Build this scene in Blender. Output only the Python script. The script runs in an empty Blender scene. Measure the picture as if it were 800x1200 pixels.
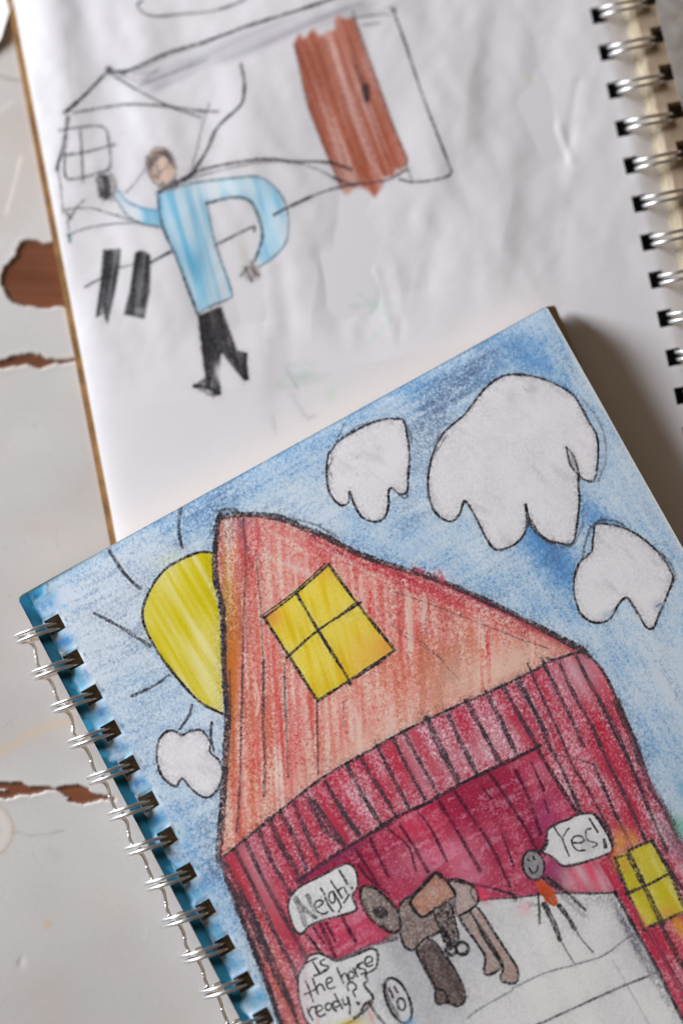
# Two spiral sketchbooks with children's drawings on a worn white-painted tabletop.
# Lengths are in millimetres while building, metres in the scene.
import bpy, math
import numpy as np
from mathutils import Vector

rng = np.random.default_rng(7)
MM = 0.001
scene = bpy.context.scene
COL = scene.collection

# ------------------------------------------------------------------ camera geometry
LENS, SENS = 50.0, 23.6
TILT, DIST = math.radians(6.2), 474.4
FPX = LENS / SENS * 1200.0
CAM = np.array([0.0, -DIST * math.sin(TILT), DIST * math.cos(TILT)])


def at(x, y, Z):
    """photograph point -> table millimetres, on the level plane at height Z"""
    c, s = math.cos(TILT), math.sin(TILT)
    d = np.stack([(np.asarray(x, float) - 400) / FPX,
                  s + c * (600 - np.asarray(y, float)) / FPX,
                  -c + s * (600 - np.asarray(y, float)) / FPX], -1)
    t = (Z - CAM[2]) / d[..., 2]
    return (CAM + t[..., None] * d)[..., :2]


# enlarged views the drawings were traced in: x0, y0, scale
VIEW = {'P': (0, 0, 1), 'A': (240, 580, 3.3333), 'B': (460, 620, 3.0769), 'C': (160, 780, 3.0769),
        'D': (300, 1000, 4), 'E': (450, 950, 4), 'F': (600, 930, 4), 'G': (100, 160, 3.0769),
        'H': (320, 0, 3.6364), 'c1': (370, 470, 6.1538), 'c2': (490, 430, 3.3333),
        'c3': (660, 590, 5.7143), 'sn': (100, 580, 4.2833), 'R': (600, 740, 4), 'M': (380, 780, 3.0769),
        'W': (250, 940, 4.4444), 'X': (640, 1000, 5), 'T': (60, 0, 3.0769), 'U': (200, 60, 3.0769),
        'V': (300, 280, 3.0769), 'Y': (480, 0, 3.0769), 'Q1': (0, 0, 2), 'Q5': (0, 600, 2),
        'K': (0, 240, 5), 'L': (0, 860, 6),
        'N1': (330, 1100, 6.1538), 'N2': (335, 1005, 8.8889), 'N3': (630, 945, 8)}


def pts(*specs):
    """('A', x, y, x, y, ...) tuples -> Nx2 photograph points"""
    out = []
    for sp in specs:
        x0, y0, s = VIEW[sp[0]]
        a = np.array(sp[1:], float).reshape(-1, 2)
        out.append(np.stack([x0 + a[:, 0] / s, y0 + a[:, 1] / s], 1))
    return np.concatenate(out)


def spline(p, n=6, closed=False):
    p = np.asarray(p, float)
    if len(p) < 3:
        return p
    if closed:
        q = np.concatenate([p[-1:], p, p[:2]])
    else:
        q = np.concatenate([2 * p[:1] - p[1:2], p, 2 * p[-1:] - p[-2:-1]])
    t = np.linspace(0, 1, n, endpoint=False)[:, None]
    segs = []
    for i in range(1, len(q) - 2):
        a, b, c, d = q[i - 1], q[i], q[i + 1], q[i + 2]
        segs.append(0.5 * (2 * b + (c - a) * t + (2 * a - 5 * b + 4 * c - d) * t * t
                           + (3 * b - a - 3 * c + d) * t ** 3))
    if not closed:
        segs.append(q[-2][None])
    return np.concatenate(segs)


def lin(c):
    c = np.asarray(c, float) / 255.0
    return np.where(c <= 0.04045, c / 12.92, ((c + 0.055) / 1.055) ** 2.4)


EXPO = 0.80                                         # light falling on the pages, used to turn seen colours into albedo


def S(r, g, b):
    return np.clip(lin((r, g, b)) / EXPO, 0.004, 0.9)


GRAPH = S(60, 58, 62)


# ------------------------------------------------------------------ drawing engine (pigment laid on a sheet of paper)
class Sheet:
    def __init__(self, origin, U, V, w, h, s, paper, Z):
        self.o, self.U, self.V, self.w, self.h, self.s, self.Z = origin, U, V, w, h, s, Z
        self.inv = np.linalg.inv(np.stack([U, V], 1))
        self.nx, self.ny = int(round(w / s)), int(round(h / s))
        self.col = np.ones((self.ny, self.nx, 3)) * paper
        self.lab = np.zeros((self.ny, self.nx), np.int16)
        self.names = ['']
        self.labels = [None]
        self.cache = {}
        t = 0.75 * self.noise(0.10, 0.10, 0) + 0.50 * self.noise(0.20, 0.20, 0) + 0.16 * self.noise(0.55, 0.55, 0)
        self.tooth = t / t.std()
        jj, ii = np.meshgrid(np.arange(self.nx) + .5, np.arange(self.ny) + .5)
        self.uu, self.vv = jj * s, ii * s
        wpos = origin + self.uu[..., None] * U + self.vv[..., None] * V
        self.px, self.py = self.photo(wpos)

    def photo(self, w):
        c, s = math.cos(TILT), math.sin(TILT)
        d = np.stack([w[..., 0] - CAM[0], w[..., 1] - CAM[1], np.full(w.shape[:-1], self.Z - CAM[2])], -1)
        fwd = d[..., 1] * s - d[..., 2] * c
        up = d[..., 1] * c + d[..., 2] * s
        return 400 + FPX * d[..., 0] / fwd, 600 - FPX * up / fwd

    def uv(self, p):
        return (at(p[:, 0], p[:, 1], self.Z) - self.o) @ self.inv.T

    def noise(self, long, short, ang, seed=None):
        """unit gaussian noise blurred by long x short millimetres, long axis at ang in sheet space"""
        ny, nx = self.ny, self.nx
        key = (ny, nx)
        if not hasattr(self, 'fr'):
            self.fr = (np.fft.fftfreq(ny)[:, None], np.fft.rfftfreq(nx)[None, :])
        fy, fx = self.fr
        a, b = math.cos(ang), math.sin(ang)
        fl, fs = fx * a + fy * b, -fx * b + fy * a
        g = np.exp(-2 * np.pi ** 2 * ((fl * long / self.s) ** 2 + (fs * short / self.s) ** 2))
        r = np.fft.irfft2(np.fft.rfft2(rng.standard_normal((ny, nx))) * g, s=(ny, nx))
        return r / r.std()

    def dirang(self, dx, dy, px=400, py=800):
        q = self.uv(np.array([[px, py], [px + dx * 20, py + dy * 20]], float))
        d = q[1] - q[0]
        return math.atan2(d[1], d[0])

    def streak(self, dx, dy, long=5, short=.22, px=400, py=800):
        k = (round(dx, 2), round(dy, 2), long, short)
        if k not in self.cache:
            n = self.noise(long, short, self.dirang(dx, dy, px, py)) * .75 + \
                self.noise(long * .6, short * 3, self.dirang(dx, dy, px, py)) * .55
            self.cache[k] = n
        return self.cache[k]

    def mask(self, p, soft=0.0):
        q = self.uv(p) / self.s
        m = np.zeros((self.ny, self.nx), bool)
        x0, y0 = np.floor(q.min(0)).astype(int)
        x1, y1 = np.ceil(q.max(0)).astype(int) + 1
        x0, y0, x1, y1 = max(x0, 0), max(y0, 0), min(x1, self.nx), min(y1, self.ny)
        if x1 <= x0 or y1 <= y0:
            return m
        X = np.arange(x0, x1)[None, :] + .5
        Y = np.arange(y0, y1)[:, None] + .5
        r = np.zeros((y1 - y0, x1 - x0), bool)
        for a, b in zip(q, np.roll(q, -1, 0)):
            if a[1] == b[1]:
                continue
            c = (Y >= min(a[1], b[1])) & (Y < max(a[1], b[1]))
            xi = a[0] + (Y - a[1]) * (b[0] - a[0]) / (b[1] - a[1])
            r ^= c & (X < xi)
        m[y0:y1, x0:x1] = r
        return m

    def soften(self, m, mm):
        fy, fx = self.fr
        g = np.exp(-2 * np.pi ** 2 * (fx ** 2 + fy ** 2) * (mm / self.s) ** 2)
        return np.clip(np.fft.irfft2(np.fft.rfft2(m.astype(float)) * g, s=m.shape), 0, 1)

    def lay(self, amount, col, mul=False):
        a = np.clip(amount, 0, 1)[..., None]
        if mul:
            self.col *= 1 - a * (1 - col / 0.75)
        else:
            self.col = self.col * (1 - a) + col * a

    def blob(self, x, y, rx, ry, ang=0):
        c, s = math.cos(math.radians(ang)), math.sin(math.radians(ang))
        dx, dy = self.px - x, self.py - y
        return np.exp(-.5 * (((dx * c + dy * s) / rx) ** 2 + ((-dx * s + dy * c) / ry) ** 2))

    def erase(self, m, paper):
        self.col = self.col * (1 - m[..., None]) + paper * m[..., None]

    def name(self, m, name, label=None):
        self.names.append(name)
        self.labels.append(label)
        self.lab[m] = len(self.names) - 1

    def line(self, p, w=2.6, col=GRAPH, a=.85, smooth=True, k=.22, halo=.10, closed=False, taper=False):
        """one stroke; w in photograph pixels"""
        p = spline(p, 7, closed) if smooth else np.asarray(p, float)
        if closed:
            p = np.concatenate([p, p[:1]])
        q = self.uv(p) / self.s
        ww = w * getattr(self, 'wmul', 1.0) * 0.18 / self.s
        k = k * .62
        pad = ww * 2.2 + 2
        x0, y0 = np.floor(q.min(0) - pad).astype(int)
        x1, y1 = np.ceil(q.max(0) + pad).astype(int)
        x0, y0, x1, y1 = max(x0, 0), max(y0, 0), min(x1, self.nx), min(y1, self.ny)
        if x1 <= x0 or y1 <= y0:
            return
        D = np.full((y1 - y0, x1 - x0), 1e3)
        Tm = np.zeros_like(D)
        n = len(q) - 1
        for i in range(n):
            A, B = q[i], q[i + 1]
            bx0 = max(int(min(A[0], B[0]) - pad) - x0, 0); bx1 = min(int(max(A[0], B[0]) + pad) + 1 - x0, x1 - x0)
            by0 = max(int(min(A[1], B[1]) - pad) - y0, 0); by1 = min(int(max(A[1], B[1]) + pad) + 1 - y0, y1 - y0)
            if bx1 <= bx0 or by1 <= by0:
                continue
            X = np.arange(bx0, bx1)[None, :] + x0 + .5 - A[0]
            Y = np.arange(by0, by1)[:, None] + y0 + .5 - A[1]
            d = B - A
            t = np.clip((X * d[0] + Y * d[1]) / (d @ d + 1e-9), 0, 1)
            dd = np.sqrt((X - t * d[0]) ** 2 + (Y - t * d[1]) ** 2)
            sub = D[by0:by1, bx0:bx1]
            upd = dd < sub
            sub[upd] = dd[upd]
            Tm[by0:by1, bx0:bx1][upd] = ((i + t) / n)[upd]
        ph = rng.uniform(0, 6.28, 3)
        L = float(np.linalg.norm(np.diff(q, axis=0), axis=1).sum()) * self.s
        wv = 1 + .09 * np.sin(Tm * L * 1.3 + ph[0]) + .10 * np.sin(Tm * L * .47 + ph[1])
        if taper:
            wv *= np.clip(1.15 - .75 * Tm, .3, 1)
        pr = 1 + .10 * np.sin(Tm * L * .6 + ph[2])
        tth = self.tooth[y0:y1, x0:x1]
        al = np.clip((ww * .5 * wv - D) / (.26 * ww + .45) + .5 + k * .35 * tth * (D > ww * .15), 0, 1)
        al = np.clip(al * a * pr * (1 + k * tth), 0, .97)
        if halo:
            al = np.maximum(al, halo * np.exp(-(D / (ww * 1.3 + .8)) ** 2) * (1 + .5 * tth))
        al = np.clip(al, 0, 1)[..., None]
        c = self.col[y0:y1, x0:x1]
        self.col[y0:y1, x0:x1] = c * (1 - al) + col * al

    def lines(self, lst, **kw):
        for sp in lst:
            self.line(pts(sp), **kw)


def unit(deg):
    return np.array([math.cos(math.radians(deg)), math.sin(math.radians(deg))])


# ------------------------------------------------------------------ materials
def new_mat(name):
    m = bpy.data.materials.new(name)
    m.use_nodes = True
    nt = m.node_tree
    return m, nt, nt.nodes['Principled BSDF']


def noise_node(nt, scale, detail=4, rough=.6):
    tc = nt.nodes.new('ShaderNodeTexCoord')
    n = nt.nodes.new('ShaderNodeTexNoise')
    n.inputs['Scale'].default_value = scale
    n.inputs['Detail'].default_value = detail
    n.inputs['Roughness'].default_value = rough
    nt.links.new(tc.outputs['Object'], n.inputs['Vector'])
    return n


def bump(nt, b, fac, strength, dist):
    bp = nt.nodes.new('ShaderNodeBump')
    bp.inputs['Strength'].default_value = strength
    bp.inputs['Distance'].default_value = dist
    nt.links.new(fac, bp.inputs['Height'])
    nt.links.new(bp.outputs['Normal'], b.inputs['Normal'])
    return bp


def pigment_mat(name, rough, spec, grain, bump_s, bump_d, nscale):
    """colour laid by hand (stored on the mesh) broken up by a fine procedural paper grain"""
    m, nt, b = new_mat(name)
    at_ = nt.nodes.new('ShaderNodeAttribute'); at_.attribute_name = 'pigment'
    n = noise_node(nt, nscale)
    mr = nt.nodes.new('ShaderNodeMapRange')
    mr.inputs['From Min'].default_value = .25; mr.inputs['From Max'].default_value = .75
    mr.inputs['To Min'].default_value = 1 - grain; mr.inputs['To Max'].default_value = 1 + grain
    nt.links.new(n.outputs['Fac'], mr.inputs['Value'])
    mx = nt.nodes.new('ShaderNodeVectorMath'); mx.operation = 'SCALE'
    nt.links.new(at_.outputs['Color'], mx.inputs[0]); nt.links.new(mr.outputs['Result'], mx.inputs['Scale'])
    nt.links.new(mx.outputs['Vector'], b.inputs['Base Color'])
    b.inputs['Roughness'].default_value = rough
    b.inputs['Specular IOR Level'].default_value = spec
    bump(nt, b, n.outputs['Fac'], bump_s, bump_d)
    return m


def mix_mat(name, c1, c2, scale, rough, spec=.3, metal=0, bs=.2, bd=.0002, detail=5, stretch=None):
    m, nt, b = new_mat(name)
    n = noise_node(nt, scale, detail)
    if stretch:
        mp = nt.nodes.new('ShaderNodeMapping')
        mp.inputs['Scale'].default_value = stretch
        tc = [x for x in nt.nodes if x.type == 'TEX_COORD'][0]
        nt.links.new(tc.outputs['Object'], mp.inputs['Vector'])
        nt.links.new(mp.outputs['Vector'], n.inputs['Vector'])
    cr = nt.nodes.new('ShaderNodeValToRGB')
    cr.color_ramp.elements[0].position = .32; cr.color_ramp.elements[1].position = .68
    cr.color_ramp.elements[0].color = (*c1, 1); cr.color_ramp.elements[1].color = (*c2, 1)
    nt.links.new(n.outputs['Fac'], cr.inputs['Fac'])
    nt.links.new(cr.outputs['Color'], b.inputs['Base Color'])
    b.inputs['Roughness'].default_value = rough
    b.inputs['Specular IOR Level'].default_value = spec
    b.inputs['Metallic'].default_value = metal
    bump(nt, b, n.outputs['Fac'], bs, bd)
    return m


M_PAGE = pigment_mat('crayon_and_pencil_on_paper', .82, .18, .07, .28, .00012, 3200)
M_PAGE2 = pigment_mat('pencil_on_smooth_paper', .62, .25, .03, .12, .00010, 2600)
M_TABLE = pigment_mat('worn_painted_wood', .36, .45, .03, .10, .00012, 900)
M_EDGE = mix_mat('page_edges', (.50, .45, .37), (.68, .64, .56), 900, .85, .1, bd=.0001, stretch=(.15, .15, 3))
M_TANEDGE = mix_mat('tan_page_edges', (.36, .28, .18), (.74, .68, .56), 520, .8, .15, bd=.0001, stretch=(5.0, .2, 5.0))
M_SHADE = mix_mat('shaded_page_edges', (.40, .31, .22), (.60, .50, .39), 700, .85, .1, bd=.0001, stretch=(.15, .15, 3))  # page edges browned, their shade put into the colour
M_KRAFT = mix_mat('kraft_cardboard', (.17, .085, .032), (.34, .185, .075), 240, .8, .15)
M_GREYB = mix_mat('grey_chipboard', (.27, .24, .22), (.40, .37, .35), 260, .85, .15)
M_BLACK = mix_mat('hole_shade_black', (.012, .012, .012), (.02, .02, .02), 300, .9, .05)  # black standing in for the dark inside the punched holes
M_BROWN = mix_mat('brown_card', (.34, .25, .17), (.46, .36, .27), 260, .85, .15)
M_WIRE = mix_mat('bright_wire', (.84, .86, .88), (.92, .93, .95), 300, .30, .5, metal=1, bs=.05, bd=.00005)
M_WHITE = mix_mat('white_card', (.86, .85, .83), (.90, .89, .88), 300, .7, .2, bd=.0001)


# ------------------------------------------------------------------ mesh helpers
def link(name, me, mat, parent=None):
    o = bpy.data.objects.new(name, me)
    COL.objects.link(o)
    if mat is not None:
        me.materials.append(mat)
    if parent is not None:
        o.parent = parent
        o.matrix_parent_inverse = parent.matrix_world.inverted()
    return o


def mesh_np(name, verts, faces, smooth=True, colors=None):
    """quads from numpy arrays; verts in mm"""
    me = bpy.data.meshes.new(name)
    nv, nf = len(verts), len(faces)
    me.vertices.add(nv)
    me.vertices.foreach_set('co', (np.asarray(verts, np.float32) * MM).ravel())
    me.loops.add(nf * 4)
    me.loops.foreach_set('vertex_index', np.asarray(faces, np.int32).ravel())
    me.polygons.add(nf)
    me.polygons.foreach_set('loop_start', np.arange(0, nf * 4, 4, dtype=np.int32))
    me.polygons.foreach_set('use_smooth', np.full(nf, smooth))
    me.update(calc_edges=True)
    if colors is not None:
        a = me.color_attributes.new('pigment', 'FLOAT_COLOR', 'POINT')
        c = np.ones((nv, 4), np.float32)
        c[:, :3] = colors
        a.data.foreach_set('color', c.ravel())
    me.validate()
    return me


class Build:
    """collects boxes and tubes into one mesh"""
    def __init__(self):
        self.v, self.f = [], []

    def prism(self, quad, z0, z1):
        n = len(self.v)
        self.v += [(q[0], q[1], z0) for q in quad] + [(q[0], q[1], z1) for q in quad]
        self.f += [(n + 3, n + 2, n + 1, n), (n + 4, n + 5, n + 6, n + 7)]
        for i in range(4):
            j = (i + 1) % 4
            self.f.append((n + i, n + j, n + 4 + j, n + 4 + i))

    def tube(self, path, r, sides=10):
        path = np.asarray(path, float)
        n0 = len(self.v)
        tan = np.gradient(path, axis=0)
        tan /= np.linalg.norm(tan, axis=1)[:, None] + 1e-9
        up = np.array([0.3, 0.2, .9])
        nrm = np.cross(tan[0], up); nrm /= np.linalg.norm(nrm)
        for i, (p, t) in enumerate(zip(path, tan)):
            nrm = nrm - t * (nrm @ t); nrm /= np.linalg.norm(nrm)
            bn = np.cross(t, nrm)
            for k in range(sides):
                a = 2 * math.pi * k / sides
                self.v.append(tuple(p + r * (math.cos(a) * nrm + math.sin(a) * bn)))
        for i in range(len(path) - 1):
            for k in range(sides):
                k2 = (k + 1) % sides
                a = n0 + i * sides
                self.f.append((a + k, a + k2, a + sides + k2, a + sides + k))
        self.f.append(tuple(n0 + k for k in reversed(range(sides))))
        e = n0 + (len(path) - 1) * sides
        self.f.append(tuple(e + k for k in range(sides)))

    def make(self, name, mat, parent, smooth=False):
        me = bpy.data.meshes.new(name)
        me.from_pydata([Vector(v) * MM for v in self.v], [], self.f)
        me.update()
        if smooth:
            me.polygons.foreach_set('use_smooth', [True] * len(me.polygons))
        return link(name, me, mat, parent)


def thing(name, label, cat, loc):
    o = bpy.data.objects.new(name, None)
    o.empty_display_size = .01
    COL.objects.link(o)
    o.location = Vector(loc) * MM
    o['label'] = label
    o['category'] = cat
    bpy.context.view_layer.update()
    return o


def sheet_objects(sh, height, holes, root, pname, mat):
    """the page cut along its drawn shapes: the page is the part, each drawn shape a sub-part"""
    nx, ny, s = sh.nx, sh.ny, sh.s
    jj, ii = np.meshgrid(np.arange(nx), np.arange(ny))
    wob = np.cumsum(rng.normal(0, 1, ny)); wob -= np.linspace(wob[0], wob[-1], ny)
    wob = .09 * wob / (np.abs(wob).max() + 1e-6) + rng.normal(0, .012, ny)
    wobu = np.cumsum(rng.normal(0, 1, nx)); wobu -= np.linspace(wobu[0], wobu[-1], nx)
    wobu = .10 * wobu / (np.abs(wobu).max() + 1e-6) + rng.normal(0, .012, nx)
    du = wob[:, None] * np.exp(-np.minimum(sh.uu, sh.w - sh.uu) / .8)
    dv = wobu[None, :] * np.exp(-np.minimum(sh.vv, sh.h - sh.vv) / .8)
    xy = sh.o + (sh.uu + du)[..., None] * sh.U + (sh.vv + dv)[..., None] * sh.V
    V = np.concatenate([xy, height[..., None]], -1).reshape(-1, 3)
    C = np.clip(sh.col, .003, .92).reshape(-1, 3)
    idx = np.arange(nx * ny).reshape(ny, nx)
    F = np.stack([idx[1:, :-1], idx[1:, 1:], idx[:-1, 1:], idx[:-1, :-1]], -1)
    L = sh.lab[:-1, :-1]
    keep = ~holes[:-1, :-1]
    page = None
    for k in range(len(sh.names)):
        sel = keep & (L == k)
        if not sel.any():
            continue
        f = F[sel]
        used, inv = np.unique(f, return_inverse=True)
        me = mesh_np(pname if k == 0 else sh.names[k], V[used], inv.reshape(f.shape), True, C[used])
        o = link(me.name, me, mat, root if k == 0 else page)
        if k == 0:
            page = o
        elif sh.labels[k]:
            o['label'] = sh.labels[k]
    return page


# ================================================================== THE UPPER SKETCHBOOK'S PAGE (pencil house and man)
ZU = 3.0
VU = unit(-78.65); UU = unit(11.35)
e0 = at(15.5, 0, ZU)
OU = e0 - VU * 22.0                                # page top lies a little beyond the frame
uv_of = lambda x, y, Z: np.linalg.solve(np.stack([UU, VU], 1), at(x, y, Z) - OU)
h0 = uv_of(699.8, 17.5, ZU)
PITCHU = 8.745
uMargin = uv_of(731, 15, ZU)[0]
PAPER_U = S(202, 200, 204)
up = Sheet(OU, UU, VU, uMargin, 182.0, 0.21, PAPER_U, ZU)


def paint_upper(L):
    L.wmul = 1.22
    g = S(58, 56, 62)
    # smudges and faint ghosts from the next leaf
    L.lay(.10 * L.blob(330, 395, 10, 60, 12) + .16 * L.blob(316, 400, 7, 32, 5) + .10 * L.blob(318, 440, 8, 30), S(120, 100, 95))
    for sp in (('V', 350, 240, 500, 230), ('V', 370, 195, 490, 290), ('V', 440, 180, 415, 270), ('V', 490, 290, 410, 365)):
        L.line(pts(sp), 5, S(158, 188, 172), .20, halo=.05)
    gm = L.mask(pts(('V', 60, 545, 110, 450, 190, 440, 270, 495, 180, 530)))
    L.lay(L.soften(gm, .6) * (.22 + .08 * L.noise(1, .5, 0)), S(140, 170, 155))
    L.lay(.25 * L.blob(388, 462, 4, 7), S(140, 190, 150))
    L.lines([('V', 110, 470, 150, 540), ('V', 130, 560, 180, 640, 210, 640), ('V', 60, 640, 70, 700)], w=4, col=S(150, 150, 155), a=.3)
    L.lay(.3 * L.noise(9, 3, 1.1).clip(0, 1.5) * .12, S(190, 188, 196))
    # roof shading
    m = L.soften(L.mask(pts(('T', 235, 265, 330, 262, 560, 172, 800, 85), ('P', 420, 2, 440, 14, 330, 48), ('T', 700, 205, 560, 235, 375, 335))), .7)
    L.lay(m * (.34 + .12 * L.streak(.9, -.38, 6, .3, 250, 60)), S(128, 126, 136))
    m = L.soften(L.mask(pts(('P', 420, 0, 470, -3, 470, 14, 420, 24))), .6)
    L.lay(m * (.15 + .1 * L.streak(.9, -.38, 6, .3, 250, 60)), S(120, 118, 128))
    L.lines([('T', 300, 270, 380, 255), ('T', 320, 310, 385, 245), ('T', 255, 270, 300, 290), ('T', 340, 300, 560, 215)], w=2, col=g, a=.35)
    # cloud
    L.line(pts(('T', 330, 0, 312, 20, 340, 50, 390, 58, 480, 48, 580, 40, 660, 15, 700, -4)), 2.6, g, .7)
    # house
    L.line(pts(('T', 215, 245, 185, 275, 130, 335, 60, 402)), 3.6, g, .9)
    L.line(pts(('T', 205, 245, 215, 262)), 6, g, .6)
    L.line(pts(('T', 92, 370, 50, 408)), 4.6, g, .7)
    L.line(pts(('T', 215, 258, 290, 250, 420, 190, 560, 148, 700, 97, 800, 66), ('P', 360, 9, 404, -6)), 3.4, g, .88)
    L.line(pts(('T', 215, 268, 300, 258, 430, 196, 560, 156)), 2, g, .5)
    L.line(pts(('P', 404, -6, 462, -14)), 3, g, .8)
    L.lines([('T', 230, 275, 320, 330, 430, 385, 540, 422), ('T', 85, 407, 180, 388, 280, 376, 430, 385, 520, 398, 600, 403)], w=2.6, col=g, a=.72)
    L.lines([('T', 570, 375, 548, 440, 530, 520, 508, 605)], w=2.2, col=g, a=.5)
    L.line(pts(('T', 685, 232, 697, 300, 695, 345, 680, 385, 600, 460, 560, 545, 500, 635, 455, 655, 390, 692)), 3.6, g, .86)
    L.line(pts(('T', 520, 620, 480, 648, 440, 668)), 5, g, .7)
    L.lines([('T', 345, 598, 310, 650, 270, 695)], w=2, col=g, a=.5)
    L.lines([('T', 30, 470, 100, 460, 150, 453, 188, 458, 205, 490, 212, 600, 160, 625, 110, 640, 55, 640, 50, 560, 58, 480),
             ('T', 105, 470, 112, 560, 115, 655), ('T', 40, 562, 130, 547, 228, 520)], w=2.7, col=g, a=.68)
    L.line(pts(('T', 62, 425, 45, 520, 20, 610)), 3.6, g, .75)
    L.lines([('T', 22, 600, 36, 680, 42, 765), ('T', 48, 755, 140, 750, 230, 775, 330, 808), ('Q1', 160, 552, 200, 535, 260, 525, 330, 523, 372, 530),
             ('T', 60, 800, 95, 745, 120, 720), ('T', 52, 760, 75, 790)], w=2.3, col=g, a=.6)
    L.line(pts(('K', 405, 180, 410, 215)), 3.5, S(70, 120, 115), .6)
    L.line(pts(('Q1', 160, 500, 162, 560)), 2.4, g, .5)
    # long arc from the shoulder to the door
    L.line(pts(('U', 40, 462, 90, 437, 140, 420, 240, 402, 350, 390, 450, 398, 560, 400, 650, 425)), 3, g, .85)
    L.line(pts(('U', 60, 462, 200, 425, 350, 400, 470, 407, 560, 440, 612, 475)), 2, g, .6)
    # panel right of the door
    L.line(pts(('H', 508, 38, 560, 180, 640, 420, 740, 680, 757, 738, 700, 765, 600, 775, 540, 765)), 2.6, g, .82)
    L.lines([('H', 345, 78, 420, 66, 505, 60), ('H', 340, 50, 345, 110), ('H', 380, 108, 450, 100), ('H', 565, 700, 592, 772)], w=2, col=g, a=.55)
    L.line(pts(('H', 503, 38, 516, 44)), 5, g, .6)
    # door
    dp = pts(('H', 92, 185, 112, 140, 128, 172, 170, 125, 200, 162, 235, 130, 262, 135, 268, 62, 292, 82, 345, 78, 440, 340, 520, 560, 570, 672, 560, 705, 545, 730,
              520, 715, 512, 760, 470, 745, 468, 795, 430, 840, 402, 805, 350, 795, 312, 832, 292, 800, 232, 660, 150, 450))
    m = L.mask(dp)
    st = L.streak(.34, .94, 9, .32, 410, 120)
    sm = L.soften(m, .35)
    L.lay(sm * (.90 + .08 * st + .05 * L.tooth), S(170, 94, 70))
    L.lay(sm * (.26 * st + .12), S(138, 70, 48))
    L.lay(sm * (-.22 * st - .02).clip(0) + sm * .22 * L.blob(400, 70, 16, 60, -20), S(205, 160, 150))
    L.lay(sm * (.3 * L.blob(352, 55, 10, 50, -18)), S(120, 52, 36))
    for o_ in (0, 42, 84, 126, 165, 215):
        L.line(pts(('H', 105 + o_, 215 - o_ * .3, 150 + o_, 330, 225 + o_, 560, 270 + o_ * 1.05, 690, 310 + o_ * 1.05, 770 - o_ * .1)), 1.8, S(105, 52, 42), .45, halo=.1)
    L.line(pts(('H', 92, 190, 150, 450, 232, 660, 296, 805)), 2.2, S(95, 48, 40), .6)
    L.line(pts(('H', 345, 78, 440, 340, 520, 560, 568, 672, 560, 708)), 2.2, S(90, 55, 48), .7)
    L.line(pts(('H', 350, 280, 372, 330, 405, 420)), 4, S(70, 45, 45), .5)
    L.line(pts(('H', 393, 372, 400, 430)), 7, S(55, 40, 45), .85)
    L.name(m, 'drawn_door', 'reddish brown crayon door')
    L.line(pts(('H', 240, 688, 330, 720)), 4, S(62, 45, 45), .8)
    L.line(pts(('H', 260, 755, 345, 790)), 3.5, S(70, 50, 48), .7)
    L.line(pts(('H', 80, 878, 160, 838, 250, 805, 340, 785, 470, 770, 530, 745, 568, 722)), 2.7, g, .8)
    # floor line behind the man
    L.line(pts(('G', 0, 542, 30, 525, 60, 510)), 2.6, g, .7)
    L.line(pts(('G', 125, 473, 180, 460)), 2.4, g, .6)
    L.line(pts(('G', 235, 455, 310, 415)), 3, g, .85)
    # man
    bl, bl2 = S(140, 196, 218), S(86, 158, 194)
    body = pts(('G', 262, 208, 300, 195, 350, 182, 420, 166, 560, 150, 632, 150, 690, 192, 725, 262, 725, 370, 680, 432, 628, 465, 612, 440, 636, 360, 625, 290, 592, 232, 530, 220, 437, 240,
                470, 390, 526, 552, 520, 582, 450, 612, 405, 640, 330, 440, 284, 340, 262, 318, 200, 316, 150, 282, 108, 222, 112, 180, 150, 232, 205, 258, 264, 266))
    m = L.mask(body)
    sm = L.soften(m, .3)
    st = L.streak(.25, .97, 7, .45, 240, 280)
    L.lay(sm * (.50 + .14 * st + .25 * L.blob(305, 240, 24, 40) + .2 * L.blob(215, 310, 22, 50, -15)), bl)
    L.lay(sm * (.30 * st + .18 + .45 * L.blob(208, 300, 14, 40, -70) + .3 * L.blob(318, 230, 16, 26)), bl2)
    L.lay(sm * (.62 * L.blob(268, 218, 36, 12)), S(205, 215, 228))
    L.name(m, 'drawn_person', 'man in a blue shirt and black trousers')
    pid = len(L.names) - 1
    L.line(pts(('G', 262, 208, 268, 270, 285, 340, 330, 440, 405, 640)), 3.4, S(60, 82, 98), .8)
    L.line(pts(('G', 405, 640, 450, 612, 520, 582, 526, 552, 470, 390, 437, 240)), 2.2, S(85, 95, 105), .7)
    L.line(pts(('G', 437, 240, 530, 220, 592, 232, 625, 290, 638, 360, 612, 445)), 3.4, S(62, 74, 86), .8)
    L.line(pts(('G', 350, 178, 420, 163, 560, 148, 632, 148, 690, 192, 727, 262, 727, 370, 680, 432, 628, 468)), 2.4, S(80, 110, 125), .75)
    L.line(pts(('G', 108, 180, 150, 232, 205, 258, 264, 268)), 2.6, S(80, 130, 160), .65)
    L.line(pts(('G', 108, 222, 150, 282, 200, 314, 270, 328)), 2.4, S(80, 95, 108), .65)
    L.line(pts(('G', 470, 390, 540, 355, 605, 325, 608, 340)), 2.8, g, .82)
    L.line(pts(('G', 680, 283, 740, 250, 805, 222)), 3, g, .85)
    L.line(pts(('G', 270, 200, 330, 180)), 4.5, g, .6)

    def ell(x, y, rx, ry, ang, v):
        t = np.linspace(0, 2 * math.pi, 26, endpoint=False)
        c, s_ = math.cos(math.radians(ang)), math.sin(math.radians(ang))
        x0, y0, sc = VIEW[v]
        X, Y = rx * np.cos(t), ry * np.sin(t)
        return np.stack([x0 + (x + X * c - Y * s_) / sc, y0 + (y + X * s_ + Y * c) / sc], 1)
    L.ell = ell
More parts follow.
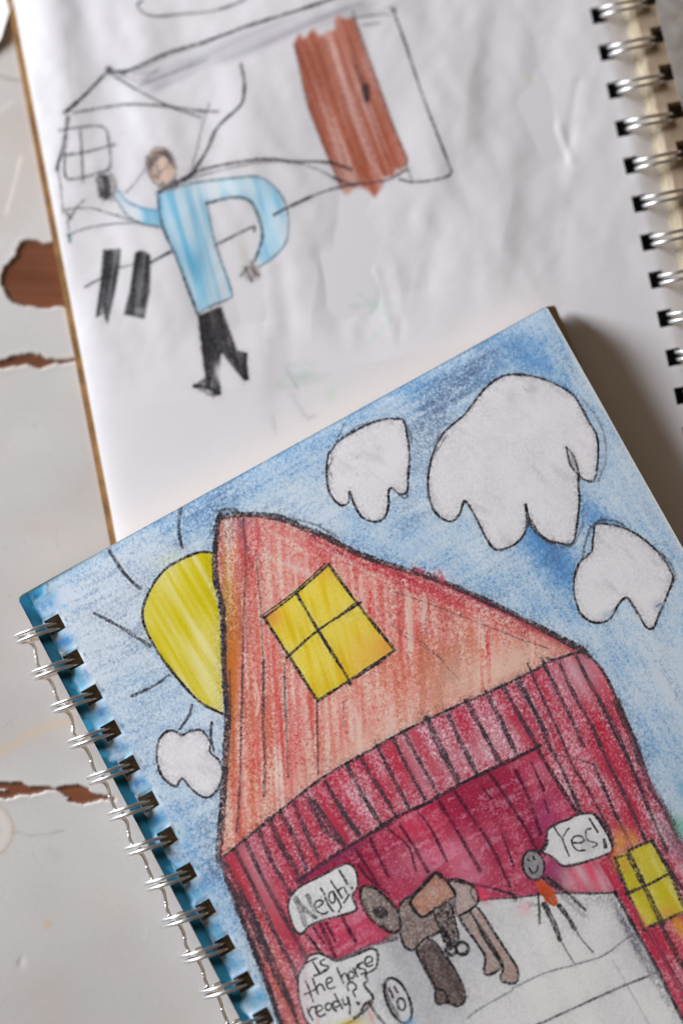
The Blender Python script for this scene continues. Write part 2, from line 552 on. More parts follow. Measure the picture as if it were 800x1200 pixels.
    hd = ell(276, 112, 50, 72, -14, 'G')
    m = L.mask(hd); sm = L.soften(m, .3)
    L.lay(sm * .85, S(196, 168, 150)); L.lab[m] = pid
    L.line(hd, 2, S(80, 72, 72), .6, closed=True)
    for k in range(7):
        L.line(pts(('G', 225 + k * 7, 128 - k * 9, 250 + k * 7, 60 - k * 1, 300 + k * 3, 70 + k * 7)), 2.6, S(70, 66, 68), .5)
    for k in range(2):
        L.line(pts(('G', 232 + k * 5, 92 + k * 6, 262 + k * 6, 118 + k * 3, 250 + k * 9, 150 - k * 3)), 1.7, S(74, 66, 66), .45)
    L.line(pts(('G', 228, 80, 240, 140)), 7, S(72, 66, 66), .5)
    L.line(pts(('G', 262, 150, 280, 120, 300, 110)), 2.4, S(90, 70, 66), .5)
    L.line(pts(('G', 280, 172, 300, 178, 322, 160)), 6, S(78, 84, 96), .7)
    m = L.mask(ell(90, 180, 28, 50, 10, 'G')); L.lay(L.soften(m, .3) * .55, S(150, 138, 138)); L.lab[m] = pid
    L.line(pts(('G', 62, 158, 70, 205)), 13, S(40, 38, 42), .9)
    L.line(pts(('G', 75, 150, 82, 205)), 8, S(48, 46, 50), .7)
    L.line(pts(('G', 90, 130, 108, 180, 95, 230)), 2, S(90, 85, 88), .5)
    m = L.mask(ell(600, 490, 34, 32, 0, 'G')); L.lay(L.soften(m, .3) * .6, S(150, 132, 128)); L.lab[m] = pid
    L.lines([('G', 575, 470, 600, 520), ('G', 560, 500, 590, 470, 625, 500), ('G', 600, 450, 610, 500)], w=3, col=S(75, 70, 74), a=.6)
    L.lay(.28 * L.blob(286, 296, 5, 12, -10), S(140, 115, 80))
    # trousers and shoes
    bk = S(36, 34, 38)
    for poly in (('G', 405, 645, 490, 612, 515, 680, 548, 770, 578, 778, 590, 880, 572, 882, 530, 830, 490, 780, 484, 870, 492, 930, 460, 942, 388, 902, 432, 868, 418, 770),):
        m = L.mask(pts(poly)); L.lay(L.soften(m, .22) * (.92 + .06 * L.streak(.15, .98, 4, .25, 240, 400) + .03 * L.tooth), bk); L.lab[m] = pid
    L.lay(.75 * L.blob(236, 454, 4, 2.5, 15) + .7 * L.blob(245, 458, 2.5, 3), S(190, 188, 192))
    for k in range(9):
        L.line(pts(('G', 412 + k * 9, 650 - k * 4, 425 + k * 8, 760, 445 + k * 4, 900 - k * 12)), 2.6, S(30, 28, 32), .7)
    L.line(pts(('G', 520, 770, 560, 840, 580, 872)), 6, S(30, 28, 32), .8)
    L.line(pts(('G', 578, 785, 580, 870)), 4, S(30, 28, 32), .85)
    L.line(pts(('G', 395, 900, 440, 905, 480, 925)), 5, S(30, 28, 32), .85)
    L.lay(.75 * L.blob(257, 437, 3.5, 7, -12), S(204, 202, 206))
    L.line(pts(('G', 455, 620, 462, 690)), 3, S(88, 78, 78), .5)
    # black posts
    for poly, s0 in ((('G', 65, 408, 130, 404, 124, 470, 108, 560, 80, 680, 66, 640, 38, 655, 52, 545), None),
                     (('G', 180, 418, 205, 410, 236, 428, 234, 560, 214, 658, 180, 650, 138, 642, 160, 560), None)):
        m = L.mask(pts(poly)); L.lay(L.soften(m, .22) * (.9 + .10 * L.streak(-.15, .98, 4, .25, 140, 330) + .04 * L.tooth), bk)
        L.lay(L.soften(m, .2) * .35, bk)
        L.name(m, 'drawn_post')
    L.lay(.5 * L.blob(120, 368, 1.5, 6) + .4 * L.blob(165, 365, 4, 3), S(180, 178, 182))
    L.line(pts(('Y', 425, 275, 440, 285)), 2, S(200, 190, 130), .4)
    # soiled specks
    for _ in range(26):
        x, y = rng.uniform(60, 760), rng.uniform(0, 520)
        L.lay(.10 * L.blob(x, y, rng.uniform(1, 4), rng.uniform(1, 5), rng.uniform(0, 180)), S(120, 116, 120))


paint_upper(up)

# ================================================================== THE FRONT SKETCHBOOK'S PAGE (red barn)
ZB = 10.5
UB, VB = unit(29.15), unit(-61.5)
OB = at(20, 700, ZB)
WB, HB = 129.6, 205.0
PAPER_B = S(219, 217, 221)
bk_ = Sheet(OB, UB, VB, WB, HB, 0.145, PAPER_B, ZB)
hb0 = bk_.uv(np.array([[64., 732.]]))[0]
PITCHB = 8.49
HOLE = 1.75


def paint_front(L):
    tooth = L.tooth
    u, v = L.uu, L.vv
    # ---------------- sky
    st1 = L.streak(.87, -.48, 3.5, .3)
    st2 = L.streak(.5, .87, 4, .28)
    low = L.noise(5, 5, 0)
    mid = L.noise(2.2, 1.3, .6)
    d = .25 + .06 * low + .05 * mid + .26 * np.exp(-v / 5.0)
    for x, y, rx, ry, an, a in ((585, 430, 70, 16, -30, .24), (640, 440, 40, 16, 45, .34), (690, 520, 14, 60, -20, .12), (655, 665, 14, 62, -28, .34),
                                (630, 640, 30, 14, 30, .35), (690, 600, 30, 12, 30, .35), (730, 640, 20, 20, 0, .25), (500, 650, 60, 30, 30, .12),
                                (600, 700, 70, 22, 30, .14), (95, 700, 60, 45, -30, -.20), (130, 760, 40, 60, 0, -.14), (300, 575, 90, 14, -28, .14),
                                (490, 480, 26, 60, 20, .18), (660, 560, 14, 70, 0, .25), (750, 800, 60, 70, 0, -.10), (720, 780, 20, 60, -30, .10),
                                (770, 900, 30, 60, -20, .12), (240, 960, 22, 60, 0, .10), (255, 1060, 24, 60, -25, .30), (215, 690, 40, 20, -30, .16),
                                (430, 640, 50, 20, 30, .10), (540, 560, 12, 60, 0, .1), (205, 850, 25, 40, 30, .1)):
        d = d + a * L.blob(x, y, rx, ry, an)
    wr = np.clip((L.px - 560) / 120, 0, 1)
    st = st1 * (1 - wr) + st2 * wr
    amt = np.clip(d, .03, .95)
    blue, deep = S(104, 158, 204), S(66, 128, 190)
    fineness = .18 * tooth + .12 * st
    L.lay(np.full_like(u, .42), S(176, 200, 224))
    L.lay(.22 + amt * .9 + fineness * (.22 + .3 * amt), S(178, 202, 222))
    L.lay(np.clip(amt * 1.05 - .12 + fineness * .50, 0, .8), blue)
    L.lay(np.clip(amt * 1.3 - .55 + fineness * .45, 0, .75), deep)
    L.lay(np.clip(.06 * tooth + .05 * st - .02, 0, .3), S(90, 110, 140))
    # greyish shading in the sky
    for x, y, rx, ry, an, a in ((535, 452, 42, 14, -40, .34), (510, 500, 14, 34, 25, .25), (250, 590, 30, 10, -30, .22), (165, 880, 20, 30, 0, .1), (650, 640, 10, 26, 0, .25),
                                (478, 600, 18, 12, 0, .1), (490, 520, 6, 30, 0, .15), (210, 700, 60, 60, 0, .08), (160, 730, 60, 60, 0, .10), (243, 990, 12, 40, 0, .22)):
        L.lay(L.blob(x, y, rx, ry, an) * a * (1 + .55 * tooth + .4 * st1), S(92, 96, 122))
    # dark teal marker strip along the wire
    wat = L.noise(2.4, 1.2, 1.3)
    wat2 = L.noise(1.2, .7, .2)
    edge = np.clip((7.2 + .9 * wat - u) / 2.4, 0, 1)
    L.lay(edge * (.62 + .25 * wat2), S(104, 180, 226))
    hol = np.zeros_like(u)
    rk = (v - hb0[1]) / PITCHB
    dv = (rk - np.round(rk)) * PITCHB
    hd = np.sqrt((u - hb0[0]) ** 2 + dv ** 2)
    edge2 = np.clip((3.9 + 1.1 * wat + .35 * wat2 - u) / 1.6, 0, 1)
    L.lay(np.clip(edge2 * (.80 + .10 * wat2 + .10 * tooth), 0, 1), S(70, 148, 198))
    edge3 = np.clip((3.3 + .4 * wat + .3 * wat2 - u) / 1.1, 0, 1)
    L.lay(edge3 * .95, S(10, 84, 106))
    L.lay(edge3 * np.clip(.25 + .5 * L.noise(1.6, .6, 1.5), 0, .75), S(22, 66, 84))
    L.lay(edge3 * np.clip(.5 * L.noise(1.4, .8, .5) - .3, 0, .6), S(60, 150, 190))
    L.lay(np.clip(.34 * np.exp(-((hd - 2.7) / .9) ** 2) * (.6 + .5 * wat + .2 * tooth) * (u > hb0[0] - 1.8), 0, .9), S(232, 236, 242))
    between = np.exp(-((np.abs(dv) - PITCHB / 2) / 1.2) ** 2) * np.exp(-((u - 4.6) / 1.7) ** 2)
    L.lay(np.clip(between * (.30 + .22 * wat + .12 * tooth + .2 * st2), 0, .6), S(62, 128, 196))
    for sgn in (1,):
        L.lay(np.exp(-((u - hb0[0] - 2.7) / .28) ** 2 - ((dv - .3) / .5) ** 2) * .6, S(30, 120, 130))
    cor = np.exp(-((u / 6.5) ** 2 + (v / 4) ** 2))
    L.lay(cor * (.8 + .15 * wat), S(20, 100, 140))
    L.lay(np.exp(-(v / .7) ** 2) * np.clip((26 - u) / 20, 0, 1) * .8, S(40, 66, 70))
    L.lay(np.exp(-(v / .38) ** 2) * .5, S(96, 112, 104))
    L.lay(np.exp(-(((WB - u) / .5) ** 2)) * .5, S(228, 228, 230))

    outl = dict(w=3.2, col=S(56, 54, 60), a=.86)

    def cloud(p, label):
        m = L.mask(p)
        L.erase(L.soften(m, .22), PAPER_B)
        L.lay(m * (.08 + .06 * tooth + .06 * L.noise(2, 2, 0)), S(176, 176, 188))
        L.lay(m * np.clip(.09 * L.noise(1.4, .5, 1.2) - .06, 0, .2), S(140, 140, 150))
        rim = L.soften(m, 1.2)
        L.lay(m * (1 - rim).clip(0, 1) * (.32 + .16 * tooth), S(120, 122, 140))
        L.line(p, 3.2, S(60, 58, 62), .88, closed=True, halo=.16)
        L.name(m, 'drawn_cloud', label)

    # ---------------- sun
    sun = pts(('sn', 642, 290, 580, 287, 500, 315, 400, 375, 330, 470, 287, 590, 312, 690, 380, 810, 480, 940, 580, 1042, 690, 1100, 692, 900, 686, 700, 670, 550, 650, 420))
    m = L.mask(sun)
    L.erase(L.soften(m, .15), PAPER_B)
    ys = L.streak(.5, .86, 6, .35, 220, 740)
    L.lay(L.soften(m, .25) * (.86 + .08 * ys + .03 * tooth), S(214, 200, 52))
    L.lay(L.soften(m, .25) * (.40 + .30 * ys), S(198, 182, 12))
    L.lay(m * (-.20 * ys - .1).clip(0, .5), S(222, 214, 130))
    L.lay(.22 * L.blob(197, 655, 14, 5, -25) + .16 * L.blob(180, 700, 5, 20, 20) + .15 * L.blob(172, 745, 4, 16), S(205, 205, 80))
    L.name(m, 'drawn_sun', 'yellow sun half behind the barn roof')
    # ---------------- barn gable (roof front)
    left = pts(('P', 258, 604), ('sn', 660, 160, 652, 250, 650, 340, 655, 440, 676, 520, 690, 620, 697, 900, 712, 1100),
               ('C', 320, 300, 315, 400, 308, 500, 300, 600, 295, 700))
    eave = pts(('W', 35, 300, 200, 165, 400, 2), ('M', 0, 400, 130, 325, 280, 240, 430, 167, 600, 92, 750, 20), ('B', 580, 470, 690, 440))
    ridge = pts(('A', 60, 85, 150, 76, 280, 86, 400, 133, 500, 178, 620, 238, 800, 298), ('B', 80, 152, 180, 190, 350, 265, 500, 340, 690, 440))
    gable = np.concatenate([left, eave, ridge[::-1]])
    m = L.mask(gable)
    sm = L.soften(m, .2)
    L.erase(sm, S(218, 196, 182))
    vs = .75 * L.streak(.06, .99, 6, .28, 380, 780) + .14 * tooth
    vs2 = L.streak(.0, 1., 5, .8, 380, 781)
    rs = .8 * L.streak(.86, .46, 7, .28, 520, 690) + .14 * tooth
    L.lay(sm * (.64 + .12 * vs + .06 * tooth + .06 * low), S(214, 128, 120))
    redw = (.20 + .75 * L.blob(560, 700, 120, 17, 27) + .42 * L.blob(320, 860, 40, 90, 0) + .55 * L.blob(275, 640, 20, 40, 0)
            + .2 * L.blob(370, 650, 60, 30, 25) + .3 * L.blob(470, 740, 40, 50, 0) - .3 * L.blob(430, 900, 60, 30, -25) - .25 * L.blob(580, 775, 50, 22, -20))
    band = L.blob(560, 695, 150, 24, 27)
    sx = vs * (1 - band) + rs * band
    L.lay(sm * np.clip(redw * .8 + .22 * sx + .06 * tooth - .04, 0, .85), S(206, 84, 88))
    L.lay(sm * np.clip(redw * .9 - .42 + .20 * sx + .06 * tooth, 0, .8), S(196, 42, 66))
    orw = .34 * L.blob(300, 930, 30, 60) + .30 * L.blob(400, 820, 60, 40) + .22 * L.blob(555, 760, 10, 50) + .2 * L.blob(470, 800, 60, 40) + .25 * L.blob(290, 980, 40, 30)
    L.lay(sm * np.clip(orw * .72 + .20 * vs2 * (orw > .08) + .08 * tooth, 0, .75), S(216, 128, 86))
    L.lay(sm * np.clip(.95 * L.blob(271, 790, 6, 70, 0) + .5 * L.blob(275, 730, 9, 40, 0) + .10 * vs, 0, .9), S(196, 110, 36))
    L.lay(sm * np.clip(.75 * L.blob(263, 790, 3.5, 80, 0), 0, .8), S(150, 88, 20))
    L.lay(sm * np.clip(.4 * L.blob(266, 690, 5, 40, 0), 0, .8), S(190, 170, 30))
    L.lay(sm * np.clip(.6 * L.blob(272, 620, 12, 12) + .5 * L.blob(286, 612, 14, 6), 0, .7) * (.8 + .3 * tooth), S(165, 130, 138))
    L.lay(sm * np.clip(-.22 * sx - .10 - .08 * tooth, 0, .5), S(236, 206, 196))
    L.lay(sm * np.clip(.5 * L.blob(520, 690, 40, 3, 27) + .5 * L.blob(405, 655, 30, 3, 30) + .5 * L.blob(345, 665, 36, 3, 22) + .4 * L.blob(590, 720, 40, 3, 22), 0, .6), S(238, 196, 190))
    rb = ridge[3:]
    bandm = L.soften(L.mask(np.concatenate([rb, (rb + np.array([-4., 26.]) * np.linspace(.75, 1, len(rb))[:, None] * np.minimum(1, np.linspace(2.2, .12, len(rb)))[:, None])[::-1]])), .8)
    L.lay(sm * bandm * np.clip(.50 + .22 * rs + .12 * tooth, 0, .9), S(192, 48, 72))
    bandm = L.soften(L.mask(np.concatenate([ridge[1:5], (ridge[1:5] + np.array([0, 50.]))[::-1]])), 2)
    L.lay(sm * bandm * np.clip(.16 + .22 * rs, 0, .6), S(206, 92, 104))
    L.lay(sm * np.clip((.62 * L.blob(600, 778, 48, 13, -24) + .42 * L.blob(440, 880, 70, 16, -26) + .35 * L.blob(540, 790, 30, 22, -20)) * (.8 + .35 * vs + .2 * tooth), 0, .8), S(224, 196, 176))
    L.lay(sm * np.clip(.10 * tooth + .11 * vs2 + .02, 0, .4), S(128, 62, 76))
    L.name(m, 'drawn_roof', 'salmon and red barn roof')
    pl = dict(col=S(82, 62, 70), k=.25)
    for sp, w, a in ((('C', 382, 0, 378, 200, 372, 440, 360, 600), 3, .62), (('C', 458, -20, 455, 200, 462, 330, 460, 470), 3.6, .62), (('C', 533, 40, 540, 220, 546, 400), 3, .5),
                     (('C', 650, 130, 652, 280, 655, 390), 2.6, .62), (('A', 150, 90, 160, 300, 150, 500, 148, 867), 2.6, .5), (('A', 198, 220, 215, 400, 226, 600, 232, 867), 2.6, .5),
                     (('A', 130, 90, 150, 150, 185, 280), 4, .42), (('A', 310, 660, 312, 867), 2.4, .5), (('B', 0, 225, 120, 265, 300, 335, 470, 400, 560, 430), 1.8, .5),
                     (('B', 0, 350, 120, 420, 240, 545), 1.8, .35), (('B', 30, 380, 110, 425, 180, 470), 1.6, .35), (('C', 745, 130, 748, 220), 2, .4), (('W', 140, 0, 130, 170), 2.2, .4)):
        L.line(pts(sp), w, a=a, halo=.06, **pl)
    for _ in range(75):
        x, y = rng.uniform(262, 660), rng.uniform(620, 980)
        Lh = rng.uniform(20, 70)
        if L.mask is not None:
            q = L.uv(np.array([[x, y], [x, y + Lh]])) / L.s
            if (q < 0).any() or (q[:, 0] >= L.nx).any() or (q[:, 1] >= L.ny).any():
                continue
            if not (m[int(q[0, 1]), int(q[0, 0])] and m[int(q[1, 1]), int(q[1, 0])]):
                continue
            c = [S(205, 66, 78), S(226, 130, 80), S(236, 196, 180), S(200, 50, 70), S(214, 110, 100)][rng.integers(5)]
            L.line(np.array([[x, y], [x + rng.uniform(-3, 3) + 2, y + Lh * .5], [x + rng.uniform(-3, 6), y + Lh]]), rng.uniform(2, 5), c, rng.uniform(.18, .5), k=.6, halo=0)
    # roof window
    wq = pts(('A', 232, 480, 360, 370, 483, 272, 612, 440, 742, 607, 590, 706, 440, 805, 335, 640))
    m = L.mask(wq)
    sm = L.soften(m, .2)
    L.erase(sm, S(224, 210, 140))
    ws = L.streak(.3, .95, 3, .3, 385, 740)
    L.lay(sm * (.84 + .10 * ws + .06 * tooth), S(222, 196, 44))
    L.lay(sm * np.clip(.25 * ws + .45 * L.blob(376, 800, 16, 20) + .35 * L.blob(345, 745, 10, 14), 0, .7), S(206, 172, 14))
    L.lay(sm * np.clip(.85 * L.blob(318, 722, 9, 10) + .7 * L.blob(455, 758, 12, 16) + .4 * L.blob(425, 770, 18, 22) + .35 * L.blob(384, 672, 10, 8), 0, .9), S(216, 142, 66))
    L.lay(sm * np.clip(.4 * L.blob(392, 745, 14, 16), 0, .6), S(216, 200, 90))
    L.name(m, 'drawn_window', 'four paned yellow window in the barn roof')
    for sp, w in ((('A', 232, 480, 355, 385, 483, 272), 3), (('A', 225, 470, 350, 378, 470, 268), 2), (('A', 483, 272, 600, 430, 742, 607), 4), (('A', 742, 607, 600, 702, 440, 805), 4),
                  (('A', 440, 805, 335, 640, 232, 480), 4), (('A', 355, 380, 440, 525, 552, 705, 568, 740), 4), (('A', 320, 635, 440, 530, 605, 422), 3.4), (('A', 520, 480, 575, 430, 610, 418), 2),
                  (('A', 590, 715, 690, 652), 2)):
        L.line(pts(sp), w, S(58, 50, 50), .88)
    # ---------------- front wall
    redge = pts(('R', 340, 95, 420, 180, 490, 320, 560, 480, 620, 640, 690, 800, 790, 985), ('P', 850, 1095, 960, 1290))
    lwall = pts(('W', 40, 310, 80, 430, 160, 640, 240, 850, 330, 1080), ('P', 350, 1250, 420, 1420))
    wall = np.concatenate([eave, redge, lwall[::-1]])
    m = L.mask(wall)
    sm = L.soften(m, .2)
    ss = L.streak(.5, .87, 6, .4, 500, 900)
    ss2 = L.streak(.5, .87, 5, 1.0, 500, 901)
    L.erase(sm, S(222, 190, 200))
    L.lay(sm * (.66 + .16 * ss2 + .16 * tooth + .12 * low), S(198, 92, 114))
    L.lay(sm * np.clip(.60 + .17 * ss2 + .14 * ss + .12 * tooth, 0, .85), S(180, 38, 66))
    L.lay(sm * np.clip(.8 * L.blob(700, 850, 8, 30, -25) + .8 * L.blob(770, 945, 10, 30, -25) + .6 * L.blob(705, 790, 6, 20, -25) + .5 * L.blob(300, 1060, 10, 50, -28)
                       + .5 * L.blob(335, 975, 12, 30, -25) + .4 * L.blob(410, 905, 12, 20, -25) + .5 * L.blob(470, 880, 10, 16), 0, .85) * np.clip(.55 + .4 * ss + .25 * tooth, 0, 1.2), S(184, 28, 46))
    L.lay(sm * np.clip(.55 * L.blob(680, 785, 18, 22, -20) + .22 * L.blob(560, 880, 40, 10, -22) + .3 * L.blob(480, 880, 6, 50, -25) + .4 * L.blob(300, 1020, 8, 40, -25), 0, .7) * (.8 + .3 * tooth), S(214, 178, 190))
    L.lay(sm * np.clip(.5 * L.blob(330, 1160, 10, 70, -22), 0, .6), S(205, 120, 90))
    L.lay(sm * np.clip(.45 * L.blob(800, 980, 14, 60, -25), 0, .6), S(150, 90, 115))
    L.name(m, 'drawn_wall', 'red striped barn front')
    gs = S(62, 54, 62)
    for sp, w in ((('M', -60, 470, 0, 590, 60, 640), 5.5), (('M', 5, 420, 60, 520, 125, 605), 5), (('M', 80, 355, 140, 470, 205, 575), 5.5), (('M', 128, 330, 190, 430, 260, 545), 5), (('M', 190, 288, 245, 400, 305, 518), 5),
                  (('M', 248, 262, 300, 370, 362, 485), 4.5), (('M', 286, 240, 345, 350, 410, 465), 5), (('M', 368, 190, 420, 300, 485, 425), 8), (('M', 440, 165, 490, 275, 550, 392), 6),
                  (('M', 510, 128, 570, 235, 632, 350), 6), (('M', 582, 95, 640, 210, 692, 322), 6), (('M', 640, 70, 705, 185, 775, 305), 5.5), (('M', 698, 42, 750, 150, 800, 245), 5),
                  (('R', 18, 235, 100, 370, 165, 520, 230, 645, 325, 852), 4.5), (('R', 70, 150, 150, 330, 220, 480, 280, 625, 350, 735, 430, 885, 480, 995), 3.6),
                  (('R', 135, 125, 200, 260, 270, 400, 330, 530), 5), (('R', 380, 625, 430, 735, 490, 880), 4), (('R', 218, 145, 290, 300, 370, 440, 440, 600, 530, 780, 620, 970), 5),
                  (('R', 300, 118, 360, 240, 430, 360, 500, 500, 570, 660, 650, 860, 725, 1030), 5), (('R', 400, 320, 470, 460, 540, 600, 610, 760), 3.5),
                  (('R', 480, 850, 560, 1010), 3), (('R', 640, 735, 720, 850, 770, 960), 4),
                  (('W', 62, 318, 150, 470, 230, 640, 300, 800, 370, 960, 430, 1110), 5), (('W', 112, 250, 200, 420, 300, 640, 400, 830, 445, 935), 5.5), (('W', 165, 195, 260, 400, 380, 620, 475, 800), 5.5),
                  (('W', 235, 150, 310, 320, 400, 475), 5.5), (('W', 292, 88, 350, 220, 440, 372), 7), (('W', 350, 55, 430, 200, 482, 345), 5.5), (('W', 420, 8, 480, 150, 545, 292), 5.5),
                  (('W', 525, -5, 600, 110, 680, 218), 6), (('W', 640, -10, 700, 90, 755, 168), 6), (('W', 90, 420, 140, 560, 230, 800, 290, 960, 345, 1160), 6), (('W', 200, 560, 260, 720, 320, 900, 410, 1080, 440, 1160), 4.5),
                  (('W', 130, 480, 210, 640, 280, 820), 7), (('W', 500, 690, 560, 800), 3.5)):
        L.line(pts(sp), w * 1.0, gs, .80, k=.22, halo=.20)
    L.lines([('R', 200, 580, 290, 595, 380, 625)], w=2, col=gs, a=.5)
    # ---------------- barn interior
    drT = pts(('W', 445, 405, 600, 300, 800, 172), ('M', 260, 546, 380, 490, 500, 422, 690, 332, 775, 290))
    drR = pts(('R', 112, 545, 200, 690, 312, 862), ('F', 400, 320, 480, 462))
    flo = pts(('F', 480, 464, 380, 468, 200, 467, 20, 487), ('E', 430, 425, 200, 510, 0, 602), ('D', 660, 398, 540, 432, 380, 502))
    lin_ = pts(('D', 380, 502, 240, 380, 165, 215))
    inner = np.concatenate([drT, drR, flo, lin_])
    m = L.mask(inner)
    sm = L.soften(m, .15)
    L.erase(sm, S(214, 150, 170))
    hz = L.streak(.87, -.48, 3, .4, 520, 980)
    L.lay(sm * (.80 + .10 * tooth + .12 * hz + .08 * low), S(182, 42, 78))
    dk = .18 + .60 * L.blob(575, 925, 50, 40, -25) + .7 * L.blob(540, 930, 40, 12, -28) + .4 * L.blob(450, 1000, 26, 30) + .3 * L.blob(620, 1000, 20, 30) + .5 * L.blob(400, 1015, 30, 10, -28) + .3 * L.blob(440, 1050, 20, 20)
    L.lay(sm * np.clip(dk + .20 * hz + .12 * ss + .08 * tooth, 0, .85), S(146, 18, 56))
    L.lay(sm * np.clip(.6 * L.blob(500, 960, 20, 14) + .5 * L.blob(515, 1000, 16, 12) + .4 * L.blob(478, 965, 16, 14) + .3 * L.blob(625, 890, 10, 20) + .4 * L.blob(400, 1085, 24, 14), 0, .7) * (.8 + .3 * hz), S(214, 40, 80))
    L.lay(sm * np.clip(.55 * L.blob(515, 1000, 40, 10, -20) + .5 * L.blob(545, 1020, 16, 16) + .5 * L.blob(630, 905, 10, 10) - .15 + .2 * hz + .16 * tooth, 0, .6), S(226, 150, 176))
    L.lay(sm * np.clip(.6 * L.blob(650, 1020, 14, 10, 40) + .4 * L.blob(640, 960, 12, 20), 0, .6), S(150, 60, 120))
    L.lay(sm * np.clip(.7 * L.blob(705, 1030, 18, 10, 60) + .6 * L.blob(672, 1028, 10, 14), 0, .7) * (.7 + .4 * ss), S(222, 190, 196))
    L.lay(sm * np.clip(.8 * L.blob(692, 1022, 4, 18, -25) + .4 * L.blob(676, 1030, 4, 12, -25), 0, .8), S(220, 60, 96))
    L.name(m, 'drawn_doorway', 'crimson inside of the barn')
    for sp, w in ((('M', 110, 660, 150, 720, 195, 795), 4), (('M', 165, 625, 195, 690, 230, 760), 4.5), (('M', 230, 590, 300, 650, 330, 740), 3), (('M', 270, 572, 320, 650, 372, 742), 4.5),
                  (('M', 345, 535, 390, 600, 440, 705), 4), (('M', 415, 492, 480, 600, 560, 740), 5), (('M', 470, 455, 540, 560, 600, 650, 668, 795), 4.5), (('M', 565, 435, 600, 480), 3),
                  (('M', 590, 382, 650, 470, 705, 555, 765, 660), 4.5), (('M', 690, 380, 735, 480, 778, 605), 4.5), (('M', 640, 610, 680, 720), 3), (('M', 745, 350, 790, 450), 4),
                  (('R', 150, 790, 170, 850), 3), (('D', 300, 330, 335, 400, 375, 500), 5), (('D', 240, 380, 300, 455), 3.5), (('D', 405, 300, 430, 350, 465, 410), 4.5), (('D', 330, 330, 370, 410), 4), (('D', 270, 350, 320, 420), 3.5),
                  (('D', 480, 60, 540, 130, 620, 190), 4)):
        L.line(pts(sp), w * .95, S(70, 24, 46), .74, k=.22, halo=.18)
    L.line(drT, 4.6, S(52, 40, 48), .9)
    L.line(pts(('R', 112, 545, 200, 690, 312, 862)), 5, S(56, 42, 50), .85)
    L.line(pts(('W', 445, 408, 640, 300, 790, 200)), 9, S(105, 42, 80), .42)
    L.line(pts(('W', 440, 412, 468, 400)), 8, S(62, 50, 60), .6)
    L.line(pts(('M', 20, 690, 140, 620, 240, 570, 265, 548)), 3, S(58, 48, 56), .7)
    # ---------------- floor
    flr = np.concatenate([flo[::-1], pts(('F', 500, 490, 580, 645, 680, 825, 800, 1065), ('P', 850, 1285, 900, 1400, 470, 1400, 395, 1180, 395, 1125))])
    m = L.mask(flr)
    sm = L.soften(m, .2)
    L.erase(sm, S(224, 222, 226))
    fs = L.streak(.45, .89, 8, 1.2, 560, 1120)
    L.lay(sm * (.06 + .07 * fs + .05 * tooth + .45 * L.blob(500, 1150, 50, 60) + .30 * L.blob(470, 1110, 26, 20) + .18 * L.blob(560, 1090, 20, 30)), S(150, 150, 160))
    L.lay(sm * np.clip(.55 * L.blob(749, 1116, 4, 26, -28) + .5 * L.blob(778, 1165, 4, 30, -28) + .4 * L.blob(728, 1075, 4, 22, -28) + .3 * L.blob(695, 1055, 16, 6), 0, .6) * (.7 + .35 * tooth + .3 * fs), S(112, 110, 122))
    L.name(m, 'drawn_floor', 'bare white barn floor')
    L.line(flo[:4], 3, S(58, 54, 60), .75)
    L.line(flo[3:7], 2.6, S(58, 54, 60), .6)
    L.line(flo[6:], 4, S(70, 58, 64), .7)
    L.line(pts(('F', 480, 462, 580, 645, 680, 828, 800, 1065), ('P', 850, 1285)), 4.6, S(44, 42, 48), .9)
    L.line(pts(('F', 455, 300, 540, 460, 600, 580, 700, 760, 810, 980)), 3, S(70, 52, 60), .7)
    L.lines([('F', 0, 912, 150, 842, 300, 800, 430, 757, 520, 690, 580, 652), ('E', 390, 970, 460, 920, 600, 842)], w=2.2, col=S(92, 92, 100), a=.62)
    L.line(pts(('F', 60, 1110, 130, 1078, 300, 1000, 500, 910, 680, 838)), 3, S(70, 70, 78), .75)
    L.line(pts(('F', 470, 780, 560, 940, 640, 1085)), 2, S(140, 140, 150), .4)
    L.lay(m * (.10 + .1 * fs) * L.blob(770, 1150, 60, 30), S(170, 168, 176))
    # pink stain on the floor edge
    L.lay(.5 * L.blob(614, 1064, 6, 7, -20), S(226, 160, 176))
    # outer lines
    for p, w in ((left, 7.5), (ridge, 7.5), (eave, 3.6), (lwall, 5.6)):
        L.line(p, w, S(56, 50, 56), .84, k=.3, halo=.16)
    L.line(pts(('sn', 670, 110, 655, 300, 660, 420, 685, 560, 696, 760, 704, 1000, 712, 1110)), 5, S(52, 48, 54), .6)
    L.line(pts(('C', 335, 20, 338, 200, 325, 420, 310, 640)), 3, S(62, 58, 64), .6)
    L.line(pts(('sn', 672, 108, 690, 75, 760, 78)), 4.5, S(60, 56, 62), .7)
    L.line(pts(('A', 280, 80, 420, 112, 520, 165)), 3, S(80, 72, 80), .55)
    L.line(pts(('A', 240, 92, 330, 112, 430, 165)), 2.4, S(70, 60, 66), .55)
    L.line(pts(('A', 455, 160, 500, 180, 600, 232)), 7, S(74, 50, 58), .5)
    L.line(ridge[-5:] + np.array([0, 2.]), 5, S(70, 56, 64), .5)
    L.lines([('B', 80, 140, 110, 155), ('B', 150, 160, 180, 190), ('B', 170, 150, 185, 185)], w=4, col=S(190, 50, 80), a=.5)
    L.line(redge[:5], 4, S(60, 56, 62), .8)
    L.line(pts(('R', 490, 330, 530, 430, 570, 520, 600, 610)), 9, S(62, 54, 60), .75)
    L.line(pts(('R', 600, 610, 640, 715, 700, 810, 760, 920, 800, 1010)), 8, S(92, 62, 76), .7)
    L.line(pts(('R', 700, 900, 760, 1000, 800, 1060)), 8, S(110, 80, 100), .5)
